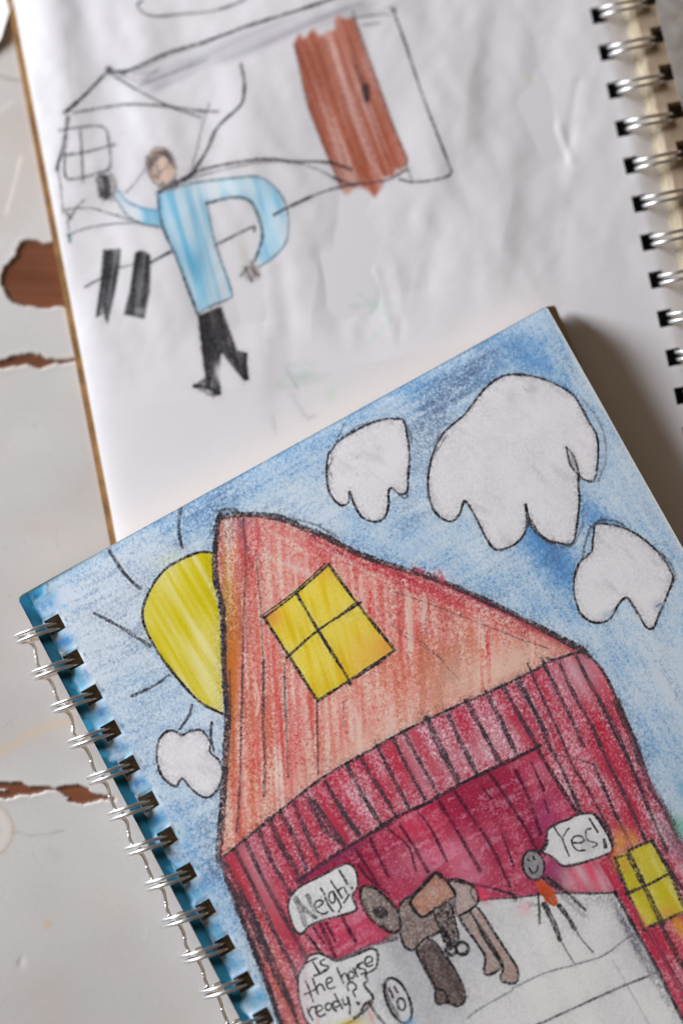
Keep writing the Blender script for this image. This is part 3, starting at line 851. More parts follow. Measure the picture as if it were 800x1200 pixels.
    L.line(pts(('R', 330, 85, 352, 118)), 8, S(66, 60, 66), .55)
    L.line(pts(('R', 160, 122, 200, 132, 290, 98)), 3, S(66, 58, 62), .7)
    L.lay(.5 * L.blob(255, 1015, 7, 10) * (.9 + .3 * tooth), S(96, 96, 116))
    L.lay(.5 * L.blob(797, 968, 6, 12, -20), S(60, 160, 110)); L.lay(.5 * L.blob(800, 925, 6, 10, -20), S(40, 150, 190))
    # ---------------- clouds
    c1 = pts(('c1', 630, 140, 575, 130, 520, 127, 410, 155, 280, 215, 180, 275, 120, 340, 87, 400, 78, 520, 92, 640, 130, 710, 185, 752, 235, 730, 244, 655, 270, 730, 330, 835, 420, 870, 490, 845,
              522, 760, 523, 660, 545, 627, 600, 668, 655, 655, 665, 540, 675, 400, 660, 260))
    cloud(c1, 'small mitten shaped cloud left of the big cloud')
    L.lines([('c1', 150, 290, 180, 220, 205, 165), ('c1', 105, 360, 118, 420, 95, 480, 112, 545), ('c1', 250, 215, 300, 180, 420, 150), ('c1', 640, 150, 680, 230, 685, 300), ('c1', 600, 675, 640, 700, 665, 670)],
            w=2.6, col=S(74, 76, 90), a=.55)
    c2 = pts(('c2', 370, 30, 310, 45, 250, 95, 180, 185, 105, 250, 65, 320, 42, 400, 38, 480, 55, 550, 90, 590, 130, 603, 160, 575, 182, 525, 225, 590, 270, 680, 305, 714, 360, 702, 405, 665, 424, 612,
              418, 538, 440, 620, 490, 673, 550, 688, 600, 690, 618, 620, 628, 520, 623, 432, 650, 442, 685, 443, 698, 385, 698, 280, 660, 205, 610, 118, 550, 75, 460, 40))
    cloud(c2, 'big cloud at the top right')
    L.lines([('c2', 577, 315, 605, 350, 620, 395, 628, 440), ('c2', 577, 315, 592, 380, 625, 425), ('c2', 416, 540, 432, 590, 428, 620), ('c2', 440, 600, 470, 650, 520, 688)], w=3, col=S(62, 60, 64), a=.8)
    L.lines([('c2', 640, 125, 690, 190, 725, 270, 730, 370, 700, 445), ('c2', 646, 540, 640, 620, 605, 695), ('c2', 500, 685, 560, 705, 600, 700), ('c2', 85, 250, 60, 330), ('c2', 110, 268, 70, 330)],
            w=3, col=S(92, 92, 100), a=.45)
    L.lay(.30 * L.blob(624, 455, 4, 4) + .2 * L.blob(598, 465, 5, 8), S(120, 118, 124))
    L.lay(.6 * L.blob(671, 540, 3, 8, -20), S(110, 110, 116))
    c3 = pts(('c3', 215, 138, 330, 145, 440, 180, 560, 260, 660, 360, 715, 450, 730, 510, 690, 620, 640, 740, 597, 835, 548, 825, 500, 740, 450, 660, 412, 632, 360, 685, 310, 772, 230, 800, 160, 780, 105, 722, 72, 620, 68, 520,
              90, 430, 120, 380, 185, 322, 192, 270, 202, 200))
    cloud(c3, 'heart shaped cloud at the right edge')
    L.lines([('c3', 130, 372, 138, 290, 175, 170, 215, 128, 262, 104), ('c3', 250, 110, 340, 118, 440, 175), ('c3', 650, 330, 710, 400, 745, 480, 735, 530), ('c3', 620, 690, 650, 670), ('c3', 440, 650, 490, 735)],
            w=3, col=S(74, 72, 80), a=.6)
    L.lay(.45 * L.blob(711, 720, 5, 3) + .4 * L.blob(772, 710, 6, 5, 40), S(110, 150, 175))
    c4 = pts(('C', 165, 250, 140, 236, 110, 237, 85, 262, 74, 300, 76, 350, 95, 402, 140, 436, 165, 408, 200, 446, 250, 476, 290, 450, 312, 390, 300, 345, 266, 312, 266, 275, 235, 234, 195, 236))
    cloud(c4, 'small cloud below the sun')
    # sun outline and rays
    L.line(sun[:11], 3.6, S(58, 56, 50), .88)
    for sp, w in ((('sn', 482, 60, 470, 130, 474, 210, 488, 268), 4.2), (('sn', 122, 282, 190, 385, 240, 440, 275, 470), 4.4), (('sn', 50, 595, 180, 665, 325, 757), 4.4), (('sn', 420, 905, 350, 955, 235, 1010), 3.6),
                  (('sn', 535, 1055, 520, 1108, 475, 1175), 3.8), (('C', 272, 205, 268, 250, 278, 305), 3.6)):
        L.line(pts(sp), w, S(72, 74, 84), .82)
    # ---------------- right window
    rw = pts(('F', 480, 308, 545, 268, 655, 222, 740, 372, 812, 552, 620, 635, 545, 468))
    m = L.mask(rw); sm = L.soften(m, .2)
    L.erase(sm, S(220, 214, 150))
    L.lay(sm * (.84 + .12 * L.streak(.3, .95, 3, .3, 385, 740) + .06 * tooth), S(204, 190, 62))
    L.lay(sm * np.clip(.35 + .4 * ss - .3 * L.blob(750, 1075, 14, 24), 0, .8), S(190, 176, 30))
    L.lay(sm * np.clip(.5 * L.blob(733, 1012, 4, 8) + .5 * L.blob(780, 1070, 8, 6), 0, .7), S(214, 140, 80))
    L.name(m, 'drawn_window', 'yellow window beside the barn doorway')
    L.lay(.6 * L.blob(727, 985, 5, 9, -15) + .6 * L.blob(742, 985, 4, 8, -15) + .55 * L.blob(722, 1003, 4, 10), S(224, 160, 60))
    L.lay(.8 * L.blob(795, 1085, 5, 12, -30), S(214, 150, 30))
    for sp, w in ((('F', 480, 300, 540, 462, 622, 640), 4), (('F', 545, 268, 600, 240, 660, 220), 4), (('F', 655, 222, 740, 372, 812, 552), 6), (('F', 615, 640, 700, 600, 812, 552), 4.5),
                  (('F', 545, 285, 620, 440, 700, 606), 7), (('F', 535, 470, 640, 425, 745, 370), 4), (('F', 495, 298, 545, 285), 3), (('F', 640, 640, 720, 790, 800, 930), 5), (('F', 700, 620, 760, 740, 810, 830), 6),
                  (('F', 655, 225, 750, 380, 810, 460), 5)):
        L.line(pts(sp), w, S(62, 52, 54), .8, k=.3)
    L.line(pts(('F', 560, 520, 640, 640, 700, 760, 800, 950)), 3, S(206, 60, 100), .5)
    # ---------------- speech bubbles
    def bubble(p, label, w=3.2):
        m = L.mask(p); sm = L.soften(m, .15)
        L.erase(sm, S(221, 220, 222))
        L.lay(sm * (.10 + .06 * tooth + .06 * L.noise(1.5, 1.5, 0)), S(160, 160, 166))
        L.name(m, 'speech_bubble', label)
        L.line(p, w, S(58, 54, 60), .85, closed=True)
    ink = dict(w=2.4, col=S(58, 57, 62), a=.9, halo=.08)
    b1 = pts(('D', 158, 212, 200, 160, 300, 108, 400, 55, 440, 50, 468, 85, 476, 150, 452, 200, 470, 262, 400, 290, 320, 310, 250, 340, 215, 376, 185, 362, 160, 302, 150, 245))
    bubble(b1, 'speech bubble reading Neigh!')
    for sp, w in ((('N2', 105, 430, 160, 560, 200, 700), 7), (('N2', 118, 440, 200, 540, 300, 622), 4.5), (('N2', 226, 400, 262, 480, 296, 560), 5.5)):
        L.line(pts(sp), w, S(104, 104, 108), .7)
    L.line(pts(('N2', 285, 600, 305, 618)), 5, S(80, 78, 82), .7)
    L.lines([('N2', 308, 520, 350, 508, 386, 470, 360, 444, 314, 458, 300, 510, 340, 570, 400, 586, 436, 560), ('N2', 410, 420, 440, 490, 490, 556), ('N2', 365, 320, 402, 382),
             ('N2', 490, 350, 455, 368, 448, 430, 480, 472, 510, 440, 492, 352, 530, 420, 572, 510, 545, 566), ('N2', 465, 240, 520, 322, 582, 418), ('N2', 540, 350, 566, 322, 600, 312, 622, 345, 640, 380),
             ('N2', 600, 472, 660, 388)], **ink)
    L.line(pts(('N2', 552, 132, 600, 205, 636, 272)), 3.4, S(70, 68, 72), .85)
    L.line(pts(('N2', 680, 310, 690, 318)), 4, S(58, 57, 62), .9)
    b2 = pts(('N1', 122, 262, 170, 180, 200, 122, 270, 105, 330, 130, 395, 160, 470, 140, 560, 105, 640, 72, 686, 92, 692, 150, 680, 205, 650, 230, 606, 256, 616, 300, 596, 338, 660, 428,
              600, 470, 560, 550, 500, 600, 390, 640, 240, 650, 170, 580, 135, 470, 120, 380))
    bubble(b2, 'speech bubble reading Is the horse ready?')
    L.lay(.7 * L.blob(410, 1199, 14, 4, -10), S(206, 180, 50))
    L.lay(.3 * L.blob(372, 1196, 2, 6) + .4 * L.blob(434, 1190, 2, 7, -20), S(214, 70, 66))
    L.lay(.30 * L.blob(358, 1160, 6, 30), S(205, 170, 180))
    L.lines([('N1', 176, 176, 215, 155, 256, 140), ('N1', 226, 170, 250, 210, 276, 252), ('N1', 234, 268, 280, 250, 322, 228), ('N1', 308, 150, 280, 162, 290, 188, 328, 196, 334, 216, 300, 230),
             ('N1', 176, 310, 200, 372, 226, 452), ('N1', 164, 402, 205, 384, 252, 360), ('N1', 224, 290, 244, 345, 262, 398), ('N1', 246, 362, 268, 330, 290, 336, 312, 372),
             ('N1', 322, 328, 362, 304, 352, 280, 326, 290, 324, 330, 342, 360, 382, 350), ('N1', 400, 212, 420, 262, 446, 318), ('N1', 426, 280, 448, 250, 468, 264, 486, 302),
             ('N1', 502, 234, 480, 250, 490, 282, 516, 282, 522, 252, 502, 234), ('N1', 516, 214, 530, 242, 546, 272), ('N1', 528, 236, 540, 206, 560, 196),
             ('N1', 582, 172, 546, 190, 560, 214, 596, 220, 604, 238, 574, 256), ('N1', 608, 182, 652, 162, 642, 130, 610, 136, 600, 168, 616, 198, 654, 190),
             ('N1', 184, 505, 200, 545, 222, 582), ('N1', 194, 534, 214, 496, 242, 490), ('N1', 248, 534, 292, 508, 282, 480, 252, 492, 250, 536, 276, 562, 312, 545),
             ('N1', 358, 470, 330, 466, 315, 490, 328, 515, 350, 508, 360, 478, 372, 504, 392, 520), ('N1', 414, 458, 386, 450, 370, 470, 378, 492, 402, 490, 420, 474), ('N1', 380, 398, 408, 448, 436, 502),
             ('N1', 438, 440, 454, 476, 480, 466), ('N1', 474, 424, 490, 480, 490, 542), ('N1', 480, 372, 474, 335, 500, 312, 530, 334, 536, 360, 514, 378, 530, 416)], **ink)
    L.line(pts(('N1', 547, 462, 553, 467)), 3.4, S(58, 57, 62), .9)
    L.line(pts(('D', 460, 772, 500, 745, 535, 712)), 4, S(50, 46, 48), .8)
    L.line(pts(('D', 528, 700, 560, 750, 605, 806)), 3.6, S(50, 46, 48), .8)
    L.line(pts(('D', 500, 712, 545, 698)), 3.5, S(90, 50, 50), .6)
    b3 = pts(('F', 132, 268, 158, 235, 165, 172, 205, 142, 260, 122, 310, 98, 370, 94, 400, 112, 432, 160, 466, 242, 458, 276, 400, 300, 320, 326, 240, 340, 202, 312, 172, 288))
    bubble(b3, 'speech bubble reading Yes!')
    L.lines([('N3', 150, 195, 190, 258, 230, 302), ('N3', 286, 205, 256, 250, 230, 305, 256, 382, 290, 462), ('N3', 318, 342, 400, 340, 432, 315, 400, 280, 342, 284, 315, 322, 334, 380, 380, 415, 438, 410),
             ('N3', 492, 208, 452, 222, 448, 280, 470, 320, 530, 338, 552, 360, 510, 382), ('N3', 484, 118, 520, 180, 560, 242), ('N3', 530, 85, 590, 168, 682, 320)], **ink)
    L.line(pts(('F', 430, 216, 436, 250)), 4.5, S(58, 57, 62), .85)
    L.lay(.35 * L.blob(686, 985, 5, 12), S(130, 130, 136))
    # ---------------- horse
    hm = np.zeros_like(L.lab, bool)

    def part(sp, col, extra=None, w=3.4, a=.9):
        nonlocal hm
        p = pts(sp); m = L.mask(p); sm = L.soften(m, .15)
        L.erase(sm, S(196, 186, 184))
        L.lay(sm * (a - .08 + .14 * tooth + .06 * ss), col)
        if extra is not None:
            L.lay(sm * extra, S(70, 58, 60))
        hm |= m
        if w:
            L.line(p, w, S(40, 36, 40), .85, closed=True)
    part(('E', 352, 500, 400, 468, 460, 580, 540, 710, 540, 742, 490, 770, 468, 752, 472, 690, 440, 630), S(156, 136, 130))
    part(('E', 402, 470, 440, 458, 520, 580, 600, 700, 626, 750, 616, 805, 560, 804, 544, 780, 552, 722, 480, 590), S(162, 138, 130))
    part(('E', 150, 650, 210, 600, 300, 700, 350, 780, 376, 850, 372, 895, 340, 916, 300, 900, 250, 906, 238, 870, 240, 830, 195, 740), S(98, 80, 76), .2 + .3 * L.blob(515, 1140, 14, 40, -25))
    L.line(pts(('E', 240, 832, 285, 850, 300, 900)), 3, S(40, 36, 40), .8)
    L.line(pts(('E', 150, 660, 200, 760, 240, 832)), 4, S(50, 44, 46), .7)
    L.line(pts(('E', 230, 640, 300, 740, 375, 870)), 9, S(66, 54, 56), .45)
    part(('E', 300, 332, 340, 322, 400, 345, 435, 382, 430, 442, 340, 492, 318, 430, 330, 404), S(168, 146, 142))
    L.line(pts(('E', 412, 350, 405, 385, 425, 425)), 2.6, S(60, 54, 58), .7)
    part(('E', 66, 470, 85, 425, 130, 395, 200, 330, 240, 294, 150, 430, 180, 495, 240, 460, 270, 540, 250, 572, 190, 600, 140, 650, 100, 640, 80, 600, 72, 540), S(120, 100, 94))
    part(('E', 122, 432, 180, 360, 240, 296, 290, 330, 332, 405, 250, 455, 175, 496), S(172, 118, 96))
    L.line(pts(('E', 120, 430, 175, 496, 250, 455, 332, 405)), 4, S(48, 38, 38), .8)
    L.line(pts(('E', 190, 335, 240, 294, 262, 305)), 7, S(44, 36, 40), .7)
    part(('D', 495, 160, 535, 154, 580, 180, 640, 240, 670, 290, 672, 350, 640, 372, 590, 345, 540, 310, 502, 250, 488, 200), S(120, 104, 98), w=4)
    L.line(pts(('D', 560, 272, 580, 285, 600, 275)), 9, S(52, 46, 50), .85)
    L.line(pts(('D', 555, 262, 590, 250, 615, 275, 600, 300, 570, 300, 555, 262)), 2.4, S(62, 56, 60), .7)
    part(('E', 232, 462, 300, 425, 336, 405, 345, 492, 322, 505, 300, 520, 270, 545), S(104, 88, 86), w=0)
    part(('E', 232, 468, 262, 452, 300, 432, 322, 480, 348, 590, 336, 622, 296, 600, 262, 560), S(64, 50, 50), w=2.6)
    L.line(pts(('E', 270, 560, 310, 640)), 8, S(34, 28, 30), .8)
    t = np.linspace(0, 2 * math.pi, 16)
    for cx, cy, r in ((365, 645, 28), (312, 652, 24)):
        L.line(np.stack([450 + (cx + r * np.cos(t)) / 4, 950 + (cy + r * np.sin(t)) / 4], 1), 4.5, S(30, 27, 30), .92)
    L.lay(.9 * L.blob(541.3, 1111.3, 2.6, 2.6), S(180, 174, 174))
    L.line(pts(('E', 300, 325, 410, 345, 500, 362, 560, 380, 608, 396)), 3.4, S(52, 46, 52), .8)
    L.line(pts(('E', 590, 385, 615, 420)), 5, S(52, 46, 52), .7)
    L.lay(.8 * L.blob(565, 1048, 3, 8, -25), S(216, 60, 96))
    L.name(hm, 'drawn_horse', 'brown horse with saddle')
    # ---------------- people in the barn
    pm = L.mask(L2.ell(98, 335, 48, 68, -12, 'F'))
    L.erase(L.soften(pm, .12), S(150, 146, 150))
    L.lay(pm * (.2 + .15 * tooth), S(110, 106, 112))
    L.line(L2.ell(98, 335, 50, 70, -12, 'F'), 3.2, S(52, 48, 54), .85, closed=True)
    L.lines([('F', 70, 308, 78, 314), ('F', 98, 298, 102, 308), ('F', 78, 348, 92, 372, 112, 366, 120, 342)], w=3, col=S(44, 42, 46), a=.9)
    tp = pts(('F', 104, 416, 140, 404, 190, 450, 216, 510, 196, 532, 160, 512, 122, 455))
    m = L.mask(tp)
    L.lay(L.soften(m, .12) * (.92 + .08 * tooth), S(198, 84, 34)); L.lay(m * np.clip(.6 * L.blob(640, 1050, 4, 8, -30), 0, .7), S(160, 50, 24))
    pm |= m
    for sp, w in ((('F', 150, 520, 190, 600, 222, 682), 6.5), (('F', 218, 525, 260, 580, 290, 632), 5.5), (('F', 165, 392, 250, 460, 340, 545), 4), (('F', 120, 470, 124, 530, 128, 606), 3.6), (('F', 150, 395, 215, 445), 7),
                  (('F', 128, 275, 150, 250, 162, 225), 5)):
        L.line(pts(sp), w, S(50, 46, 50), .85)
    L.lines([('F', 222, 682, 255, 740, 292, 800), ('F', 290, 632, 330, 690, 376, 742)], w=2.2, col=S(90, 88, 94), a=.7)
    L.line(pts(('F', 235, 480, 290, 530, 335, 572)), 6, S(120, 118, 126), .4)
    L.line(pts(('F', 85, 520, 110, 520)), 6, S(90, 84, 92), .4)
    L.lay(.3 * L.blob(655, 1035, 8, 4, 40), S(60, 54, 60))
    L.name(pm, 'drawn_person', 'stick figure with an orange top')
    fp = L2.ell(665, 690, 52, 112, -22, 'D')
    m = L.mask(fp)
    L.erase(L.soften(m, .12), S(205, 204, 207))
    L.line(fp, 3.6, S(48, 46, 52), .88, closed=True)
    L.line(pts(('D', 600, 620, 615, 680, 660, 760)), 6.5, S(50, 48, 54), .7)
    L.lines([('D', 624, 634, 640, 674), ('D', 648, 626, 662, 652)], w=3, col=S(44, 42, 46), a=.9)
    L.line(L2.ell(680, 707, 18, 28, -10, 'D'), 3.2, S(44, 42, 46), .88, closed=True)
    L.lay(.6 * L.blob(481, 1198, 5, 4), S(110, 160, 205))
    L.name(m, 'drawn_person', 'oval face with an open mouth')


L2 = up
paint_front(bk_)
for _ in range(70):                                          # fibres, crumbs and stray marks in the paper
    x, y = rng.uniform(40, 800), rng.uniform(360, 1200)
    a = rng.uniform(0, 6.28); l = rng.uniform(2, 7)
    bk_.line(np.array([[x, y], [x + l * math.cos(a) + rng.normal(0, .6), y + l * math.sin(a)], [x + 1.7 * l * math.cos(a + .3), y + 1.7 * l * math.sin(a + .3)]]),
             rng.uniform(.6, 1.3), S(96, 92, 98), rng.uniform(.12, .4), halo=0)
for _ in range(40):
    bk_.lay(rng.uniform(.03, .10) * bk_.blob(rng.uniform(300, 800), rng.uniform(400, 1200), rng.uniform(3, 14), rng.uniform(2, 8), rng.uniform(0, 180)) * (1 + .4 * bk_.tooth), S(110, 108, 118))
for sh_, am in ((bk_, .34), (up, .25)):                      # wax and graphite sit on the tooth of the paper with crisp edges
    for ch in range(3):
        c = sh_.col[..., ch]
        fy, fx = sh_.fr
        g = np.exp(-2 * np.pi ** 2 * (fx ** 2 + fy ** 2) * (.30 / sh_.s) ** 2)
        sh_.col[..., ch] = np.clip(c + am * (c - np.fft.irfft2(np.fft.rfft2(c) * g, s=c.shape)), .006, .9)

# ================================================================== RELIEF AND OBJECTS
# ---- front sketchbook
v_, u_ = bk_.vv, bk_.uu
hB = ZB + .10 * bk_.noise(26, 20, .4) + .04 * bk_.noise(14, 10, .4) + .012 * bk_.noise(2.2, 1.6, .9)
hB -= .16 * np.exp(-(v_ / 2.2)) + .10 * np.exp(-((WB - u_) / 2.0))
rk = (v_ - hb0[1]) / PITCHB
dvB = (rk - np.round(rk)) * PITCHB
hole = (np.abs(u_ - hb0[0]) < HOLE) & (np.abs(dvB) < HOLE) & (rk > -.5) & (rk < 22.5)
cu, cv = np.minimum(u_, WB - u_), np.minimum(v_, HB - v_)      # corners worn round
hole |= (cu < 1.3) & (cv < 1.3) & (np.hypot(1.3 - cu, 1.3 - cv) > 1.3)
hd = np.maximum(np.abs(u_ - hb0[0]), np.abs(dvB))
hB += .10 * np.exp(-((hd - HOLE) / .5) ** 2) * bk_.noise(.8, .8, 0).clip(-1, 1)

front = thing('sketchbook', 'wire bound sketchbook on top, showing a crayon drawing of a red barn', 'sketchbook',
              (*(OB + UB * WB / 2 + VB * HB / 2), 3.4))
sheet_objects(bk_, hB, hole, front, 'drawing_page', M_PAGE)


def BP(u, v, du=0, dv=0):
    return OB + UB * (u + du) + VB * (v + dv)


bl = Build()
zt, zb = 9.95, 4.75
n = 26
u0, u1 = hb0[0] - HOLE - .1, hb0[0] + HOLE + .1
for i in range(n):
    z1 = zt - (zt - zb) * i / n
    z0 = zt - (zt - zb) * (i + 1) / n + .03
    r = i / n
    ext = 2.9 * r ** .7 + rng.uniform(-.12, .12) - .05          # lower leaves splay out to the right
    jt = rng.uniform(-.08, .08)
    du = .12 * r
    q = lambda a, b, c, d: [BP(a, b), BP(a, d), BP(c, d), BP(c, b)]
    vk = 34.0
    bl.prism([BP(u1, .1 + jt), BP(u1, vk), BP(WB - .35 - .2 * r, vk), BP(WB - .15 + ext, .15 + jt)], z0, z1)
    bl.prism([BP(u1, vk), BP(u1, HB - .1 + jt), BP(WB - .35 - .2 * r, HB - .1 + jt), BP(WB - .35 - .2 * r, vk)], z0, z1)
    bl.prism(q(.12 + du, .1 + jt, u0, HB - .1 + jt), z0, z1)
    edges = [.1 + jt] + [hb0[1] + k * PITCHB for k in range(23)] + [HB - .1 + jt]
    for k in range(24):                                             # lower leaves left unpunched, a raised floor so the holes look lighter
        ja, jb = rng.uniform(-.22, .10), rng.uniform(-.22, .10)
        a = edges[k] + (HOLE + .1 + ja if k > 0 and i < 9 else 0)
        b = edges[k + 1] - (HOLE + .1 + jb if k < 23 and i < 9 else 0)
        if b > a:
            bl.prism(q(u0 + .004, a, u1 - .004, b), z0, z1)
bl.make('page_stack', M_SHADE, front)
bl = Build()
bl.prism([BP(-.1, -.1), BP(-.1, HB + .3), BP(WB - .6, HB + .3), BP(WB - .6, -.1)], 3.45, 4.7)
bl.make('back_cover', M_KRAFT, front)


def ring(center_u, zc, R, a0, a1, nn):
    t = np.radians(np.linspace(a0, a1, nn))
    return np.stack([center_u + R * np.cos(t), np.zeros(nn), zc + R * np.sin(t)], 1)


def wire_loop(name, frame, uc, zc, R, vpos, pitch, skew, parent, uref, a_hole, a_base=222, a_tip=247, sep=.68, r=.42, first=False, jit=0.0):
    """twin wire: bridge from the loop before, over the spine, through the hole, round underneath, hooked back"""
    o, U, V = frame
    over = ring(uc, zc, R, a_base, -360 + a_tip, 46)        # clockwise: left, top, right, bottom
    p = over.copy(); p[:, 1] = -sep
    q = over[::-1].copy(); q[:, 1] = sep
    tip = p[-1:].copy()
    tb = np.stack([p[-1] + np.array([-.35, .12, .18]), p[-1] + np.array([-.60, sep * .55, .30]), q[0] + np.array([-.60, -sep * .55, .30]), q[0] + np.array([-.35, -.12, .18])])
    b0, q1 = p[0], q[-1]
    g = pitch / 2 - sep
    ue = .15 + 4.95 * math.cos(math.radians(222)) + .55
    ze = 6.9 + 4.95 * math.sin(math.radians(222)) - .55
    bri_out = np.array([q1 + np.array([.55, .30, -.42]), q1 + np.array([1.0, .9, -.62]), q1 + np.array([1.05, 1.7, -.66]), [ue + .2, pitch / 2 - jit - .6, ze], [ue, pitch / 2 - jit + .06, ze]])
    bri_in = np.array([[ue, -pitch / 2 - jit - .06, ze], [ue - .1, -pitch / 2 - jit + .6, ze], b0 + np.array([.30, -g * .6, -.50]), b0 + np.array([.20, -.8, -.42]), b0 + np.array([.14, -.22, -.22])])
    if first:
        bri_in = bri_in[4:]
    path = np.concatenate([bri_in, p, tb, q, bri_out])
    # lean: the wires run a little up-page from hole to spine
    path[:, 1] += -skew * (uref - path[:, 0])
    pp = spline(path, 2)
    xy = o + pp[:, :1] * U + (pp[:, 1:2] + vpos) * V
    b = Build()
    b.tube(np.concatenate([xy, pp[:, 2:3]], 1), r)
    return b.make(name, M_WIRE, parent, True)


for k in range(15):
    jt = rng.uniform(-.28, .28)
    wire_loop('wire_loop', (OB, UB, VB), .15 + rng.uniform(-.25, .15), 6.9 + rng.uniform(-.1, .15), 4.95, hb0[1] + k * PITCHB + .35 + jt, PITCHB,
              .19, front, hb0[0], 40, first=(k == 0), jit=jt)

# ---- upper sketchbook
u_, v_ = up.uu, up.vv
damp = np.clip((118 - v_) / 14, 0, 1)                        # lies flat under the other book
h = np.zeros_like(u_)
a1 = up.dirang(.25, .97, 500, 150)
h += .16 * up.noise(16, 6, a1) + .07 * up.noise(7, 3.0, a1 + .35) + .030 * up.noise(3.4, 1.5, a1 - .3) + .010 * up.noise(1.5, 1.0, a1 + .6)
px, py = up.px, up.py


def crease(x0, y0, x1, y1, w, a):
    d = np.array([x1 - x0, y1 - y0]); L = np.hypot(*d); d = d / L
    s_ = (px - x0) * d[0] + (py - y0) * d[1]
    t_ = -(px - x0) * d[1] + (py - y0) * d[0]
    return a * np.exp(-(t_ / w) ** 2) * np.exp(-(np.clip(np.abs(s_ - L / 2) - L / 2, 0, None) / (w * 1.5)) ** 2)


h += crease(655, 150, 668, 185, 5, .11) + crease(676, 100, 662, 185, 6, -.08) + crease(560, 20, 545, 150, 14, .12)
h += crease(425, 330, 400, 480, 10, .14) + crease(375, 300, 440, 420, 9, -.10) + crease(440, 320, 470, 430, 7, .10) + crease(470, 380, 462, 450, 5, -.1)
h += crease(600, 190, 590, 330, 16, .12) + crease(330, 320, 345, 460, 12, -.16) + crease(640, 240, 700, 160, 18, .1)
h += crease(280, 470, 265, 580, 8, .1) + crease(520, 240, 500, 330, 12, -.1)


def fold(x0, y0, x1, y1, w, a):
    d = np.array([x1 - x0, y1 - y0]); L = np.hypot(*d); d = d / L
    s_ = (px - x0) * d[0] + (py - y0) * d[1]
    t_ = -(px - x0) * d[1] + (py - y0) * d[0] + 2.5 * np.sin(s_ / 17.0)
    return a * np.exp(-np.sqrt(t_ ** 2 + .8) / w) * np.exp(-(np.clip(np.abs(s_ - L / 2) - L * .3, 0, None) / (L * .18)) ** 2)


for q_ in ((650, 128, 668, 190, 6, .10), (684, 105, 664, 190, 7, -.09), (395, 300, 470, 440, 9, -.12), (430, 270, 415, 380, 8, .10), (455, 290, 490, 420, 8, .09), (300, 330, 335, 560, 10, -.10),
           (372, 295, 362, 470, 10, .10), (560, 30, 540, 190, 12, .08), (600, 210, 585, 330, 9, .08), (510, 240, 470, 370, 9, -.07), (700, 60, 660, 240, 11, .07), (150, 420, 135, 600, 10, .07),
           (230, 480, 205, 600, 9, -.07), (620, 30, 640, 120, 9, -.08), (520, 120, 560, 300, 10, -.06), (75, 20, 100, 170, 8, -.07)):
    h += .6 * fold(*q_)
topw = np.clip((75 - v_) / 60, 0, 1)
h += .55 * np.exp(-((u_ - 8.0) / 5.0) ** 2) * topw - .35 * np.exp(-((u_ - 15) / 4.0) ** 2) * topw
h = (h - .2) * damp
h = np.clip(h, -.6, .55)
h -= .5 * np.exp(-u_ / 2.5)
uh = h0[0]
h -= 1.1 * np.clip((u_ - uh - .5) / (uMargin - uh), 0, 1) ** 1.6
hU = ZU + .25 + h * 1.0
rk = (v_ - h0[1]) / PITCHU
dvU = (rk - np.round(rk)) * PITCHU
holeU = (np.abs(u_ - uh) < 1.5) & (np.abs(dvU) < 1.9) & (rk > -2.5) & (rk < 17.5)

upper = thing('sketchbook', 'open sketchbook underneath, showing a pencil drawing of a man in a blue shirt', 'sketchbook',
              (*(OU + UU * 60 + VU * 90), 0))
sheet_objects(up, hU, holeU, upper, 'drawing_page', M_PAGE2)


def UP(u, v):
    return OU + UU * u + VU * v


HU = 182.0
qq = lambda a, b, c, d: [UP(a, b), UP(a, d), UP(c, d), UP(c, b)]
bl = Build()
ks = list(range(-3, 19))
for i in range(5):
    z1 = 2.2 - i * .2
    e = rng.uniform(-.05, .05)
    bl.prism(qq(.1 + e - .05 * i, .2, uh - 1.65, HU - .2), z1 - .17, z1)
    bl.prism(qq(uh + 1.65, .2, uMargin - .3 - .1 * i, HU - .2), z1 - .17 - .45, z1 - .45)
    ed = [.2] + [h0[1] + k * PITCHU for k in range(-2, 18)] + [HU - .2]
    for k in range(len(ed) - 1):
        a = ed[k] + (2.0 if k > 0 else 0); b = ed[k + 1] - (2.0 if k < len(ed) - 2 else 0)
        if b > a:
            bl.prism(qq(uh - 1.65, a, uh + 1.65, b), z1 - .17, z1)
bl.make('page_stack', M_EDGE, upper)
bl = Build()
bl.prism(qq(-1.55, -.8, uh - 4.1, HU + .5), .06, 1.18)
bl.make('cover_board', M_KRAFT, upper)
bl = Build()
bl.prism(qq(uh - 4, .5, uMargin - .6, HU - .5), .07, 1.1)
bl.make('hole_shade_sheet', M_BLACK, upper)  # black sheet added under the leaves to darken the punched holes
# right half of the open book: thick block of leaves under grey board
ZR = 7.6
uR0 = uv_of(741, 15, ZR)[0]
uRh = uv_of(765, 8, ZR)[0]
uc = (uh + uRh) / 2
bl = Build()
for i in range(22):
    z1 = ZR - .75 - i * .3
    lean = 1.3 * (i / 21.0)
    e = rng.uniform(-.22, .22)
    bl.prism(qq(uR0 + .1 - lean + e, .2, uRh - 2.0, HU - .2), z1 - .26, z1)
    bl.prism(qq(uRh + 2.0, .2, uR0 + 70, HU - .2), z1 - .26, z1)
    ed = [.2] + [h0[1] + k * PITCHU - .3 for k in range(-2, 18)] + [HU - .2]
    for k in range(len(ed) - 1):
        a = ed[k] + (2.0 if k > 0 else 0); b = ed[k + 1] - (2.0 if k < len(ed) - 2 else 0)
        if b > a:
            bl.prism(qq(uRh - 2.0, a, uRh + 2.0, b), z1 - .26, z1)
bl.make('page_stack', M_TANEDGE, upper)
bl = Build()
ed = [-.5] + [h0[1] + k * PITCHU - .3 for k in range(-2, 18)] + [HU + .5]
